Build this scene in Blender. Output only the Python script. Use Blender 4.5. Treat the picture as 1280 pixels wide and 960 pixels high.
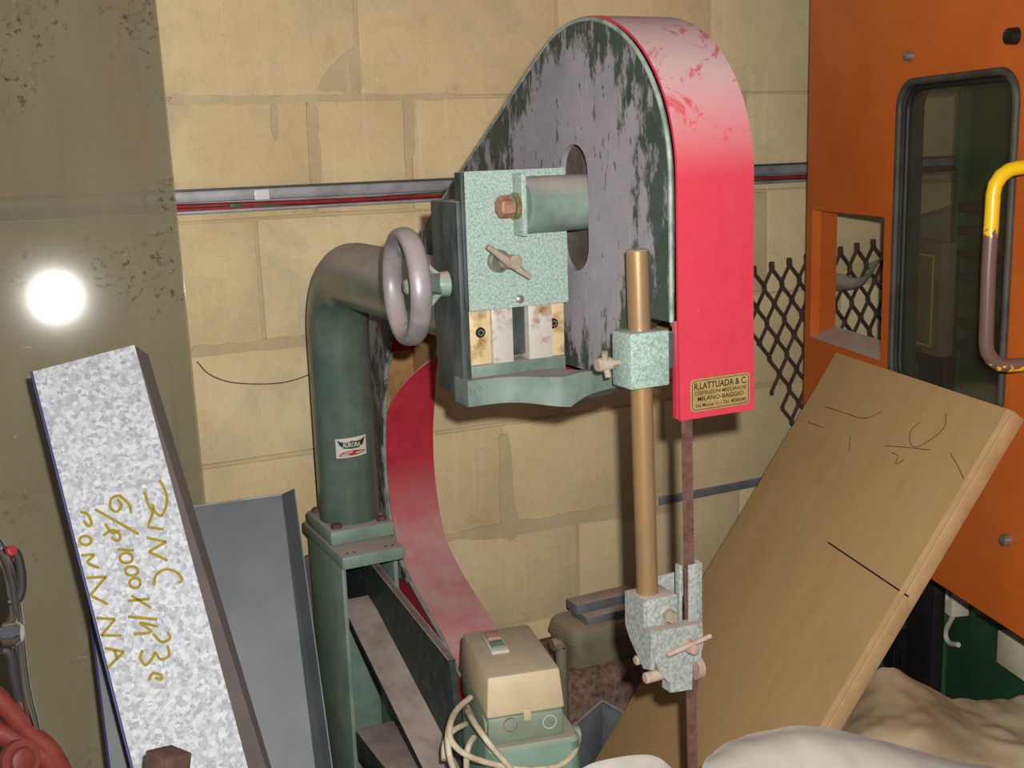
import bpy, bmesh, math, random
from mathutils import Vector as V, Matrix, noise as mnoise
random.seed(7)
for o in list(bpy.data.objects): bpy.data.objects.remove(o)
SC = bpy.context.scene
COL = SC.collection

# ------------------------------------------------------------------ camera
F = 1450.0                                   # focal length in pixels of the 1280x960 frame
XC = V((2972, -392, F)).normalized()         # world X seen from the camera (right, down, forward)
DN = V((235, 7159, F)); DN = (DN - XC * DN.dot(XC)).normalized()
ZC = -DN
YC = ZC.cross(XC)
if YC.z < 0: YC = -YC
EYE = V((0, 0, 1.5))
RIGHT = V((XC.x, YC.x, ZC.x)); DOWN = V((XC.y, YC.y, ZC.y)); FWD = V((XC.z, YC.z, ZC.z))
cd = bpy.data.cameras.new('camera'); cam = bpy.data.objects.new('camera', cd); COL.objects.link(cam)
cd.sensor_width = 36; cd.lens = F / 1280 * 36; cd.clip_start = .05
cam.matrix_world = Matrix(((RIGHT.x, -DOWN.x, -FWD.x, EYE.x), (RIGHT.y, -DOWN.y, -FWD.y, EYE.y),
                           (RIGHT.z, -DOWN.z, -FWD.z, EYE.z), (0, 0, 0, 1)))
SC.camera = cam

# ------------------------------------------------------------------ light: dull workshop daylight + the camera's flash
w = bpy.data.worlds.new('world'); SC.world = w; w.use_nodes = True
bg = w.node_tree.nodes['Background']; bg.inputs[0].default_value = (.94, .97, 1, 1); bg.inputs[1].default_value = .19
ld = bpy.data.lights.new('camera_flash', 'POINT'); ld.energy = 205; ld.color = (1, .985, .95); ld.shadow_soft_size = .012
lo = bpy.data.objects.new('camera_flash', ld); COL.objects.link(lo)
lo.location = EYE + RIGHT * .04 - DOWN * .058
vs = SC.view_settings
vs.view_transform = 'Standard'; vs.look = 'None'; vs.gamma = 1; vs.use_curve_mapping = False; vs.exposure = 0.0

# ------------------------------------------------------------------ rays through measured points, met with real planes
def ray(x, y):
    v = V((x - 640, y - 480, F)).normalized()
    return RIGHT * v.x + DOWN * v.y + FWD * v.z
def on_p(x, y, p, n):
    r = ray(x, y); return EYE + r * ((p - EYE).dot(n) / r.dot(n))
def on_x(x, y, X): return on_p(x, y, V((X, 0, 0)), V((1, 0, 0)))
def on_y(x, y, Y): return on_p(x, y, V((0, Y, 0)), V((0, 1, 0)))
def on_z(x, y, Z): return on_p(x, y, V((0, 0, Z)), V((0, 0, 1)))
def at_d(x, y, d): return EYE + ray(x, y) * d

# ------------------------------------------------------------------ materials
def lin(c): c /= 255; return c / 12.92 if c <= .04045 else ((c + .055) / 1.055) ** 2.4
def rgb(r, g, b, gain=1.0): return (min(.9, lin(r) / gain), min(.9, lin(g) / gain), min(.9, lin(b) / gain), 1)
class NT:
    def __init__(s, name):
        s.m = bpy.data.materials.new(name); s.m.use_nodes = True; s.t = s.m.node_tree
        s.b = s.t.nodes['Principled BSDF']; s.out = s.t.nodes['Material Output']
        s.co = s.t.nodes.new('ShaderNodeTexCoord').outputs['Object']
    def n(s, k, **kw):
        nd = s.t.nodes.new(k)
        for a, b in kw.items(): setattr(nd, a, b)
        return nd
    def set(s, sock, v):
        if isinstance(v, bpy.types.NodeSocket): s.t.links.new(v, sock)
        else: sock.default_value = v
    def noise(s, scale, detail=4, rough=.6, stretch=None, dist=0):
        nd = s.n('ShaderNodeTexNoise'); s.set(nd.inputs['Scale'], scale); s.set(nd.inputs['Detail'], detail)
        s.set(nd.inputs['Roughness'], rough); s.set(nd.inputs['Distortion'], dist); s.set(nd.inputs['Vector'], s.co)
        if stretch:
            mp = s.n('ShaderNodeMapping'); s.set(mp.inputs['Vector'], s.co); mp.inputs['Scale'].default_value = stretch
            s.set(nd.inputs['Vector'], mp.outputs[0])
        return nd.outputs[0]
    def vor(s, scale, out='Color', feat='F1'):
        nd = s.n('ShaderNodeTexVoronoi', feature=feat); s.set(nd.inputs['Scale'], scale); s.set(nd.inputs['Vector'], s.co)
        return nd.outputs[out]
    def rng(s, v, a, b, c=0, d=1):
        nd = s.n('ShaderNodeMapRange'); s.set(nd.inputs[0], v)
        for i, x in enumerate((a, b, c, d)): nd.inputs[i + 1].default_value = x
        return nd.outputs[0]
    def math(s, op, a, b=0):
        nd = s.n('ShaderNodeMath', operation=op); s.set(nd.inputs[0], a); s.set(nd.inputs[1], b); return nd.outputs[0]
    def mix(s, f, a, b):
        nd = s.n('ShaderNodeMix', data_type='RGBA'); s.set(nd.inputs[0], f); s.set(nd.inputs[6], a); s.set(nd.inputs[7], b)
        return nd.outputs[2]
    def sep(s, v):
        nd = s.n('ShaderNodeSeparateXYZ'); s.set(nd.inputs[0], v); return nd.outputs
    def bump(s, h, strength, dist=.002):
        nd = s.n('ShaderNodeBump'); s.set(nd.inputs['Height'], h); nd.inputs['Strength'].default_value = strength
        nd.inputs['Distance'].default_value = dist; s.t.links.new(nd.outputs[0], s.b.inputs['Normal'])
    def done(s, col, rough=.5, metal=0, spec=.4):
        s.set(s.b.inputs['Base Color'], col); s.set(s.b.inputs['Roughness'], rough); s.set(s.b.inputs['Metallic'], metal)
        s.b.inputs['Specular IOR Level'].default_value = spec
        return s.m
DUST = rgb(172, 158, 148, 1.5)
def paint(name, c, c2=None, sc=25, lo=.4, hi=.65, rough=.45, metal=0, spec=.4, dust=None, d0=.25, d1=.85, dmax=1., bump=0, bsc=120, stretch=None):
    k = NT(name); col = c
    nz = k.noise(sc, 5, .6, stretch)
    if c2: col = k.mix(k.rng(nz, lo, hi), c, c2)
    r = rough
    if dust:
        nrm = k.sep(k.n('ShaderNodeNewGeometry').outputs['Normal'])[2]
        m = k.rng(nrm, d0, d1, 0, 1)
        m = k.math('MULTIPLY', m, k.rng(k.noise(14, 6, .7), .25, .6, .45, dmax))
        nd = k.n('ShaderNodeClamp'); k.set(nd.inputs[0], m); m = nd.outputs[0]
        col = k.mix(m, col, dust); r = k.rng(m, 0, 1, rough, .95)
    if bump: k.bump(k.noise(bsc, 4), bump)
    return k.done(col, r, metal, spec)

M = {}
# wall blocks: soft limestone, faint plaster drips and scratches
def stone(name, c, c2):
    k = NT(name); k.co = k.n('ShaderNodeNewGeometry').outputs['Position']
    a = k.mix(k.rng(k.noise(3.5, 5, .65), .35, .68), c, c2)
    dr = k.noise(2, 3, .5, (26, 1, 1.1))
    a = k.mix(k.rng(dr, .60, .74, 0, .45), a, rgb(218, 205, 172))
    sp = k.noise(55, 3, .6)
    a = k.mix(k.rng(sp, .69, .74, 0, .6), a, rgb(226, 214, 186))
    gr = k.noise(9, 6, .75)
    a = k.mix(k.rng(gr, .6, .8, 0, .45), a, rgb(140, 122, 92))
    sm = k.noise(2.6, 5, .7, None, .8); a = k.mix(k.rng(sm, .52, .68, 0, .55), a, rgb(178, 164, 134))
    cr_ = k.noise(5, 7, .75, None, 1.5); a = k.mix(k.rng(k.math('ABSOLUTE', k.math('SUBTRACT', cr_, .5)), .0, .006, .35, 0), a, rgb(120, 104, 82))
    k.bump(k.math('ADD', k.noise(160, 5, .7), k.noise(18, 4, .6)), .35, .004)
    return k.done(a, .95, 0, .1)
M['block'] = stone('limestone', rgb(212, 191, 148), rgb(200, 177, 134))
M['block2'] = stone('limestone_pale', rgb(215, 195, 154), rgb(203, 181, 139))
M['mortar'] = stone('mortar', rgb(198, 179, 141), rgb(180, 160, 124))
M['floor'] = paint('concrete', rgb(110, 100, 88), rgb(80, 72, 64), 6, rough=.9, spec=.1, bump=.2)
# saw paints
GA = rgb(78, 112, 94, 1.5)
M['column'] = paint('green_enamel', rgb(74, 92, 80, 1.1), rgb(94, 108, 98, 1.1), 12, rough=.24, spec=.6, dust=rgb(164, 148, 138, 1.1), d0=.05, d1=.5)
M['cast'] = paint('green_casting', rgb(136, 154, 142, 1.75), rgb(96, 114, 104, 1.75), 12, rough=.42, spec=.45, dust=rgb(190, 172, 162, 1.9), d0=.3, d1=.8, bump=.1)
M['cast_dark'] = paint('dark_green_casting', rgb(44, 56, 50, 1.3), rgb(92, 92, 94, 1.4), 22, .42, .68, rough=.55, dust=DUST, d0=.3, d1=.8, stretch=(1, 1, .35))
M['base'] = paint('green_base_paint', rgb(112, 132, 118, .95), rgb(96, 116, 104, .95), 14, rough=.5, dust=rgb(165, 148, 138, 1.2), d0=.3, d1=.8)
M['web'] = paint('soiled_dark_green', rgb(38, 48, 42, 1), rgb(70, 74, 70, 1), 30, .5, .75, rough=.6, dust=rgb(165, 148, 138, 1.2), d0=.25, d1=.75)
def hammer():
    k = NT('hammertone_green')
    v = k.noise(300, 3, .6, None, .4); b = k.noise(14, 4, .6)
    a = k.mix(k.rng(v, .34, .62), rgb(136, 160, 148, 1.7), rgb(188, 206, 194, 1.7))
    a = k.mix(k.rng(b, .62, .72, 0, .6), a, rgb(140, 128, 92, 1.7))
    nrm = k.sep(k.n('ShaderNodeNewGeometry').outputs['Normal'])[2]
    a = k.mix(k.rng(nrm, .4, .85, 0, .85), a, rgb(190, 176, 160, 1.9))
    k.bump(v, .25, .001)
    return k.done(a, .38, 0, .5)
M['hammer'] = hammer()
def face():
    k = NT('dusty_face_sheet')
    p = k.sep(k.n('ShaderNodeNewGeometry').outputs['Position'])
    dy = k.math('SUBTRACT', p[1], 1.50); dz = k.math('SUBTRACT', p[2], 1.43)
    r = k.math('SQRT', k.math('ADD', k.math('MULTIPLY', dy, dy), k.math('MULTIPLY', dz, dz)))
    nz = k.noise(26, 6, .72, (1, 1.4, .55)); big = k.noise(6, 3, .5)
    e = k.math('ADD', k.rng(r, .13, .235, -.10, .16), k.rng(p[1], 1.25, 2.1, .05, -.06))
    m = k.math('ADD', k.math('ADD', nz, e), k.rng(big, .3, .7, -.09, .09))
    m = k.rng(m, .57, .66)
    sm = k.rng(k.noise(70, 2, .5, (1, 1.6, .7)), .66, .72, 0, .8)
    m = k.math('MAXIMUM', m, sm)
    lightv = k.mix(k.rng(k.noise(9, 4), .3, .7), rgb(146, 139, 143, 1.2), rgb(128, 122, 128, 1.2))
    a = k.mix(m, lightv, k.mix(k.noise(40, 3), rgb(42, 54, 46, 1.2), rgb(66, 76, 66, 1.2)))
    scr = k.noise(30, 2, .5, (1, 6, .6)); a = k.mix(k.rng(scr, .70, .74, 0, .5), a, rgb(170, 170, 165, 1.2))
    return k.done(a, k.rng(m, 0, 1, .85, .4), 0, .3)
M['face'] = face()
def red(name, c, c2, dust):
    k = NT(name)
    nrm = k.sep(k.n('ShaderNodeNewGeometry').outputs['Normal'])[2]
    m = k.rng(nrm, .02, .62, 0, 1)
    wipe = k.noise(16, 5, .7, (1.2, 1, .8), 1.2)
    m = k.math('MULTIPLY', m, k.rng(wipe, .38, .46, .25, 1))
    fine = k.noise(60, 4, .7); a = k.mix(k.rng(fine, .3, .7), c, c2)
    chip = k.rng(k.noise(48, 4, .7), .70, .76, 0, .75); a = k.mix(chip, a, rgb(235, 190, 180, 2.2))
    nd = k.n('ShaderNodeClamp'); k.set(nd.inputs[0], m)
    a = k.mix(nd.outputs[0], a, dust)
    return k.done(a, k.rng(m, 0, 1, .42, .95), 0, .35)
M['red'] = red('red_enamel', rgb(252, 76, 96, 2.25), rgb(246, 68, 88, 2.25), rgb(226, 184, 182, 1.9))
M['red_in'] = paint('red_enamel_inside', rgb(164, 42, 54, .9), rgb(148, 34, 46, .9), 14, rough=.45, dust=rgb(176, 136, 132, 1.05), d0=-.02, d1=.55)
M['red_plain'] = paint('red_enamel_clean', rgb(250, 78, 98, 2.0), rgb(240, 68, 88, 2.0), 14, rough=.45)
M['brown_raw'] = paint('raw_brown_sheet', rgb(184, 144, 92, 1), rgb(140, 100, 58, 1), 9, rough=.7)
M['trim'] = paint('pale_green_edge', rgb(160, 172, 160, 1.6), rgb(112, 128, 114, 1.6), 40, rough=.5)
M['rust_gold'] = paint('rusty_oiled_steel', rgb(232, 206, 156, 1.7), rgb(160, 108, 56, 1.7), 55, .48, .7, rough=.4, metal=.1, spec=.5)
M['steel_white'] = paint('stained_bright_steel', rgb(222, 214, 202, 1.7), rgb(170, 122, 70, 1.7), 26, .52, .66, rough=.3, metal=.15)
M['steel'] = paint('bright_steel', rgb(170, 170, 160, 1.6), rgb(130, 130, 120, 1.6), 30, rough=.3, metal=.6)
M['dark_steel'] = paint('dark_steel', rgb(48, 44, 42), rgb(30, 28, 28), 40, rough=.4, metal=.5)
M['post'] = paint('old_brass_post', rgb(206, 158, 104, 2.2), rgb(178, 150, 112, 2.2), 22, .42, .62, rough=.38, metal=.35, stretch=(1, 1, .2), dust=DUST)
M['bolt'] = paint('rusty_pink_bolt', rgb(196, 140, 112, 1.9), rgb(150, 104, 82, 1.9), 60, rough=.6)
M['brass'] = paint('yellow_brass', rgb(196, 172, 110, 1.8), rgb(140, 118, 70, 1.8), 60, rough=.35, metal=.5)
M['dusty_cream'] = paint('dust_caked_metal', rgb(206, 190, 170, 2.1), rgb(176, 156, 132, 2.1), 50, rough=.9, spec=.15, bump=.3)
M['pin'] = paint('dust_caked_pin', rgb(226, 200, 180, 2.2), rgb(206, 168, 150, 2.2), 50, rough=.85, spec=.2)
M['guide_grey'] = paint('chipped_grey_casting', rgb(206, 212, 204, 2.2), rgb(160, 166, 154, 2.2), 190, .4, .66, rough=.6, dust=rgb(226, 204, 186, 2.3), d0=.3, d1=.8, bump=.5, bsc=300)
M['blade'] = paint('rusty_blade', rgb(150, 108, 98, 2.0), rgb(120, 80, 70, 2.0), 70, rough=.55, metal=.3)
M['wheel_rim'] = paint('worn_wheel_rim', rgb(160, 148, 150, 1.7), rgb(128, 130, 128, 1.7), 30, rough=.35, metal=.1, spec=.5, dust=rgb(192, 172, 166, 1.9), d0=.0, d1=.7)
M['spoke'] = paint('wheel_green', rgb(142, 162, 146, 1.6), rgb(116, 136, 120, 1.6), 30, rough=.45, dust=rgb(196, 176, 160, 1.9), d0=.2, d1=.8)
M['inner_wheel'] = paint('dirty_wheel_disc', rgb(118, 104, 96, 1.3), rgb(84, 74, 68, 1.3), 20, rough=.6)
M['cream'] = paint('cream_plastic', rgb(224, 202, 164, 1.5), rgb(212, 190, 152, 1.5), 18, rough=.5, dust=rgb(176, 160, 134, 1.35), d0=.3, d1=.8)
M['box_green'] = paint('grey_green_plastic', rgb(152, 166, 144, 1.6), rgb(136, 150, 130, 1.6), 18, rough=.5)
M['ped_green'] = paint('turquoise_green_paint', rgb(124, 160, 140, 1.55), rgb(110, 144, 126, 1.55), 14, rough=.5, dust=rgb(180, 168, 150, 1.4))
M['cable'] = paint('ivory_cable', rgb(222, 208, 180, 1.5), rgb(190, 172, 142, 1.5), 40, rough=.5)
M['white_label'] = paint('off_white_label', rgb(206, 196, 182, 1.4), None, rough=.6)
M['button_red'] = paint('dusty_red_button', rgb(190, 130, 110, 1.4), rgb(170, 150, 132, 1.4), 90, rough=.6)
M['button_green'] = paint('dusty_green_button', rgb(96, 140, 112, 1.4), rgb(150, 150, 130, 1.4), 90, rough=.6)
M['plate_brass'] = paint('brass_nameplate', rgb(208, 176, 112, 2.3), rgb(190, 158, 98, 2.3), 30, rough=.45, spec=.3)
M['ink'] = paint('black_print', rgb(44, 34, 26, 1.4), None, rough=.6, spec=.2)
M['badge_white'] = paint('badge_white', rgb(206, 200, 186, 1.2), None, rough=.4)
M['badge_green'] = paint('badge_green', rgb(30, 58, 44, 1.2), None, rough=.4)
M['badge_red'] = paint('badge_red', rgb(170, 50, 48, 1.2), None, rough=.4)
# surroundings
def galv():
    k = NT('galvanised_spangle')
    a = k.sep(k.vor(150))[0]; b = k.noise(190, 4, .7)
    v = k.math('ADD', k.math('MULTIPLY', a, .55), k.math('MULTIPLY', b, .5))
    c = k.mix(k.rng(v, .2, .85), rgb(172, 173, 180, 1.75), rgb(236, 236, 240, 1.75))
    c = k.mix(k.rng(k.noise(150, 2, .5, (1, 1, 1)), .62, .70, 0, .5), c, rgb(128, 128, 136, 1.75))
    k.bump(v, .3, .001)
    return k.done(c, .6, .1, .3)
M['galv'] = galv()
M['grey_side'] = paint('dull_zinc_side', rgb(124, 114, 112, 1.0), rgb(112, 104, 102, 1.0), 8, rough=.6, metal=.1)
M['blue_edge'] = paint('dark_blue_edge', rgb(60, 62, 110, 1.2), None, rough=.5, metal=.3)  # dark blue for the lines down the left edges of both metal sheets
M['grey_sheet'] = paint('dull_grey_sheet', rgb(92, 98, 103, 2.1), rgb(114, 118, 122, 2.1), 7, .35, .7, rough=.5, metal=.05)
M['marker'] = paint('yellow_marker', rgb(190, 168, 50, 1.9), rgb(170, 150, 60, 1.9), 120, rough=.7, spec=.1)
def plexi():
    k = NT('smoky_clear_sheet')
    tr = k.n('ShaderNodeBsdfTransparent'); tr.inputs[0].default_value = (.80, .785, .72, 1)
    df = k.n('ShaderNodeBsdfDiffuse'); df.inputs[0].default_value = rgb(150, 142, 116, 1.0)
    k.set(df.inputs[0], k.mix(k.math('MULTIPLY', k.rng(k.noise(75, 4, .65), .56, .64), k.rng(k.noise(5, 3, .6), .48, .62)), rgb(150, 142, 116), rgb(74, 66, 50)))
    gl = k.n('ShaderNodeBsdfGlossy'); gl.inputs['Roughness'].default_value = .075; gl.inputs[0].default_value = (.9, .9, .9, 1)
    m1 = k.n('ShaderNodeMixShader'); m2 = k.n('ShaderNodeMixShader')
    spots = k.rng(k.noise(38, 5, .72), .66, .71, 0, .5)
    streak = k.rng(k.noise(3, 4, .6, (3, 3, .8)), .35, .75, .34, .56)
    k.set(m1.inputs[0], k.math('ADD', streak, spots)); k.t.links.new(tr.outputs[0], m1.inputs[1]); k.t.links.new(df.outputs[0], m1.inputs[2])
    fr = k.n('ShaderNodeFresnel'); fr.inputs[0].default_value = 1.45
    k.t.links.new(k.math('MULTIPLY', fr.outputs[0], .8), m2.inputs[0]); k.t.links.new(m1.outputs[0], m2.inputs[1]); k.t.links.new(gl.outputs[0], m2.inputs[2])
    k.t.links.new(m2.outputs[0], k.out.inputs[0]); return k.m
M['plexi'] = plexi()
def glass():
    k = NT('dark_window_glass')
    tr = k.n('ShaderNodeBsdfTransparent'); tr.inputs[0].default_value = (.86, .88, .84, 1)
    df = k.n('ShaderNodeBsdfDiffuse'); df.inputs[0].default_value = rgb(96, 92, 78)
    gl = k.n('ShaderNodeBsdfGlossy'); gl.inputs['Roughness'].default_value = .05
    m1 = k.n('ShaderNodeMixShader'); m2 = k.n('ShaderNodeMixShader')
    k.set(m1.inputs[0], k.rng(k.noise(5, 4, .6), .3, .75, .06, .22)); k.t.links.new(tr.outputs[0], m1.inputs[1]); k.t.links.new(df.outputs[0], m1.inputs[2])
    m2.inputs[0].default_value = .07; k.t.links.new(m1.outputs[0], m2.inputs[1]); k.t.links.new(gl.outputs[0], m2.inputs[2])
    k.t.links.new(m2.outputs[0], k.out.inputs[0]); return k.m
M['glass'] = glass()
M['orange'] = paint('orange_enamel', rgb(204, 102, 36, 1.1), rgb(194, 94, 32, 1.1), 5, rough=.42, spec=.4, dust=rgb(172, 158, 146, .9), d0=.5, d1=.9)
M['gasket'] = paint('grey_rubber', rgb(66, 66, 58, 1), rgb(48, 48, 42, 1), 20, rough=.6)
M['yellow'] = None
def ywear(zc=1.19, hw=.1):
    k = NT('worn_yellow_paint')
    p = k.sep(k.n('ShaderNodeNewGeometry').outputs['Position'])
    g = k.math('ADD', k.rng(k.math('ABSOLUTE', k.math('SUBTRACT', p[2], zc)), hw * .7, hw * 1.15, .42, -.12), k.noise(70, 4, .6))
    a = k.mix(k.rng(g, .60, .63), rgb(236, 190, 20, 1.1), rgb(96, 74, 70, .9))
    return k.done(a, .35, 0, .5)
def wood():
    k = NT('brown_board')
    st = k.noise(3, 5, .6, (1, 9, 9)); b = k.noise(4, 4, .6); c = k.noise(60, 3, .6)
    a = k.mix(k.rng(st, .3, .7), rgb(166, 136, 92, 1.2), rgb(158, 128, 84, 1.2))
    a = k.mix(k.rng(b, .55, .8, 0, .6), a, rgb(138, 106, 66, 1.2))
    a = k.mix(k.rng(c, .3, .7, 0, .25), a, rgb(176, 146, 102, 1.2))
    return k.done(a, .6, 0, .3)
M['board'] = wood()
M['board_edge'] = paint('pale_wood_edge', rgb(204, 168, 122, 1.3), rgb(188, 150, 106, 1.3), 16, rough=.75, spec=.2)
M['yellow_line'] = paint('yellow_line', rgb(190, 170, 30, .8), None, rough=.6)
M['mesh'] = paint('brown_expanded_metal', rgb(74, 60, 52, .8), rgb(56, 44, 40, .8), 30, rough=.6, metal=.2)
M['trunk'] = paint('grey_trunking', rgb(150, 150, 150), rgb(126, 126, 128), 16, rough=.5, metal=.3)
M['trunk_dark'] = paint('dark_trunking_lip', rgb(70, 70, 72), None, rough=.5, metal=.3)
M['wire_red'] = paint('red_cable', rgb(150, 36, 40), rgb(116, 28, 30), 30, rough=.5)
M['wire_green'] = paint('green_wire', rgb(40, 100, 60), None, rough=.5)
M['tape'] = paint('clear_tape', rgb(210, 210, 212), None, rough=.2)
M['machine_green'] = paint('machine_green', rgb(46, 84, 56, .8), rgb(40, 72, 48, .8), 8, rough=.5)
M['black'] = paint('black_plastic', rgb(34, 32, 32), rgb(24, 22, 22), 20, rough=.55)
M['white_metal'] = paint('pale_grey_box', rgb(190, 184, 164, .9), rgb(170, 164, 146, .9), 12, rough=.5)
M['plastic'] = paint('brown_translucent_plastic', rgb(226, 206, 172, .95), rgb(196, 172, 138, .95), 6, rough=.35, spec=.5)
M['grey_plastic'] = paint('grey_plastic_wrap', rgb(186, 182, 164, .8), rgb(156, 152, 136, .8), 7, rough=.4)
M['paper'] = paint('dusty_white_sheet', rgb(238, 232, 224, 1.0), rgb(218, 210, 202, 1.0), 7, rough=.75, spec=.2)
M['tin'] = paint('olive_tin', rgb(104, 98, 78, .75), rgb(88, 82, 66, .75), 14, rough=.6, dust=rgb(136, 120, 96, .8))
M['blue_grey'] = paint('blue_grey_steel', rgb(96, 98, 100, .75), rgb(78, 80, 84, .75), 14, rough=.6, dust=rgb(150, 132, 118, .8))
M['carpet'] = paint('brown_sacking', rgb(118, 96, 82, .75), rgb(72, 58, 52, .75), 60, .35, .65, rough=1, spec=.05, bump=.8, bsc=90)
M['red_machine'] = paint('red_oxide_paint', rgb(158, 66, 50, 2.2), rgb(124, 50, 40, 2.2), 14, rough=.5)
M['chrome'] = paint('chrome', rgb(190, 190, 190), None, rough=.15, metal=1)
M['rust'] = paint('rusty_bar', rgb(104, 76, 64, 1.3), rgb(76, 54, 48, 1.3), 40, rough=.8)
M['tan_wood'] = paint('tan_batten', rgb(190, 158, 112), rgb(176, 144, 100), 20, rough=.8)
M['disc'] = paint('dark_grey_disc', rgb(96, 88, 86), rgb(80, 74, 72), 20, rough=.7)

# ------------------------------------------------------------------ builders
def link(name, me, mat, parent=None, smooth=False, label=None):
    o = bpy.data.objects.new(name, me); COL.objects.link(o)
    if mat: me.materials.append(M[mat] if isinstance(mat, str) else mat)
    if smooth:
        for p in me.polygons: p.use_smooth = True
    if parent:
        root = parent
        o.parent = root; o.matrix_parent_inverse = root.matrix_world.inverted()
    if label: o['label'] = label
    return o
def fin(name, bm, mat, parent=None, smooth=False, angle=None, label=None):
    bmesh.ops.recalc_face_normals(bm, faces=bm.faces[:])
    if angle is not None:
        for f in bm.faces: f.smooth = True
        for e in bm.edges:
            if len(e.link_faces) == 2 and e.calc_face_angle(0) > math.radians(angle): e.smooth = False
    me = bpy.data.meshes.new(name); bm.to_mesh(me); bm.free()
    return link(name, me, mat, parent, smooth, label)
def thing(name, label, cat, loc, group=None):
    o = bpy.data.objects.new(name, None); COL.objects.link(o); o.location = loc; o.empty_display_size = .05
    o.matrix_world = Matrix.Translation(V(loc)); tag(o, label, cat, group); return o
def tag(o, label, cat, group=None, kind=None):
    if label: o['label'] = label
    if cat: o['category'] = cat
    if group: o['group'] = group
    if kind: o['kind'] = kind
    return o
def bevel(bm, b, seg=2):
    if b: bmesh.ops.bevel(bm, geom=bm.edges[:], offset=b, segments=seg, affect='EDGES', profile=.5)
def box(name, lo, hi, mat, parent=None, b=.002, label=None, frame=None):
    bm = bmesh.new(); bmesh.ops.create_cube(bm, size=1)
    lo, hi = V(lo), V(hi); c = (lo + hi) / 2; s = hi - lo
    for v in bm.verts: v.co = V((v.co.x * s.x, v.co.y * s.y, v.co.z * s.z)) + c
    bevel(bm, b)
    if frame:
        for v in bm.verts: v.co = frame @ v.co
    return fin(name, bm, mat, parent, angle=35, label=label)
def hexa(name, pts, mat, parent=None, b=.002, label=None):
    """eight corners: bottom loop of four, top loop of four"""
    bm = bmesh.new(); v = [bm.verts.new(p) for p in pts]
    for f in ((0, 1, 2, 3), (4, 5, 6, 7), (0, 1, 5, 4), (1, 2, 6, 5), (2, 3, 7, 6), (3, 0, 4, 7)): bm.faces.new([v[i] for i in f])
    bmesh.ops.recalc_face_normals(bm, faces=bm.faces[:]); bevel(bm, b)
    return fin(name, bm, mat, parent, angle=35, label=label)
def basis(d):
    d = d.normalized(); u = d.orthogonal().normalized()
    if abs(d.z) < .9: u = (V((0, 0, 1)) - d * d.z).normalized()
    return u, d.cross(u)
def lathe(name, p0, axis, prof, mat, parent=None, seg=32, label=None, angle=40, caps=True):
    """prof: (distance along axis, radius)"""
    p0 = V(p0); d = V(axis).normalized(); u, w_ = basis(d); bm = bmesh.new(); rings = []
    for t, r in prof:
        rings.append([bm.verts.new(p0 + d * t + (u * math.cos(6.28318 * i / seg) + w_ * math.sin(6.28318 * i / seg)) * r) for i in range(seg)])
    for a, b in zip(rings, rings[1:]):
        for i in range(seg): bm.faces.new((a[i], a[(i + 1) % seg], b[(i + 1) % seg], b[i]))
    if caps: bm.faces.new(rings[0]); bm.faces.new(rings[-1])
    return fin(name, bm, mat, parent, angle=angle, label=label)
def cyl(name, p0, p1, r, mat, parent=None, seg=24, b=.0015, label=None):
    p0, p1 = V(p0), V(p1); L = (p1 - p0).length; b = min(b, r * .4, L * .4)
    return lathe(name, p0, p1 - p0, [(0, r - b), (b, r), (L - b, r), (L, r - b)], mat, parent, seg, label)
def spline(pts, n=8):
    P = [V(p) for p in pts]; P = [P[0] * 2 - P[1]] + P + [P[-1] * 2 - P[-2]]; out = []
    for i in range(1, len(P) - 2):
        a, b, c, d = P[i - 1:i + 3]
        for k in range(n):
            t = k / n
            out.append(.5 * ((2 * b) + (c - a) * t + (2 * a - 5 * b + 4 * c - d) * t * t + (3 * b - a - 3 * c + d) * t ** 3))
    out.append(P[-2]); return out
def tube_bm(bm, pts, r, seg=12, closed=False, rf=None):
    pts = [V(p) for p in pts]; n = len(pts); rings = []; up = None
    for i, p in enumerate(pts):
        a = pts[i - 1] if (i or closed) else p; b = pts[(i + 1) % n] if (i < n - 1 or closed) else p
        d = (b - a).normalized()
        if up is None: up, _ = basis(d)
        up = (up - d * up.dot(d)).normalized(); w_ = d.cross(up); rr = rf(i / (n - 1)) if rf else r
        rings.append([bm.verts.new(p + (up * math.cos(6.28318 * k / seg) + w_ * math.sin(6.28318 * k / seg)) * rr) for k in range(seg)])
    for i in range(n if closed else n - 1):
        a, b = rings[i], rings[(i + 1) % n]
        for k in range(seg): bm.faces.new((a[k], a[(k + 1) % seg], b[(k + 1) % seg], b[k]))
    if not closed: bm.faces.new(rings[0]); bm.faces.new(rings[-1])
def tube(name, pts, r, mat, parent=None, seg=12, closed=False, label=None, rf=None):
    bm = bmesh.new(); tube_bm(bm, pts, r, seg, closed, rf); return fin(name, bm, mat, parent, angle=50, label=label)
def plate(name, loops, o, u, v, nrm, th, mat, parent=None, label=None, b=0, angle=35):
    """flat plate: outline + holes in (u, v) about o, thickness th along nrm"""
    o, u, v, nrm = V(o), V(u), V(v), V(nrm); bm = bmesh.new()
    for lp in loops:
        vv = [bm.verts.new(o + u * p[0] + v * p[1]) for p in lp]
        for i in range(len(vv)): bm.edges.new((vv[i], vv[(i + 1) % len(vv)]))
    bmesh.ops.triangle_fill(bm, use_beauty=True, edges=bm.edges[:])
    if th:
        r = bmesh.ops.extrude_face_region(bm, geom=bm.faces[:])
        for x in r['geom']:
            if isinstance(x, bmesh.types.BMVert): x.co += nrm * th
    return fin(name, bm, mat, parent, angle=angle, label=label)
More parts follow.
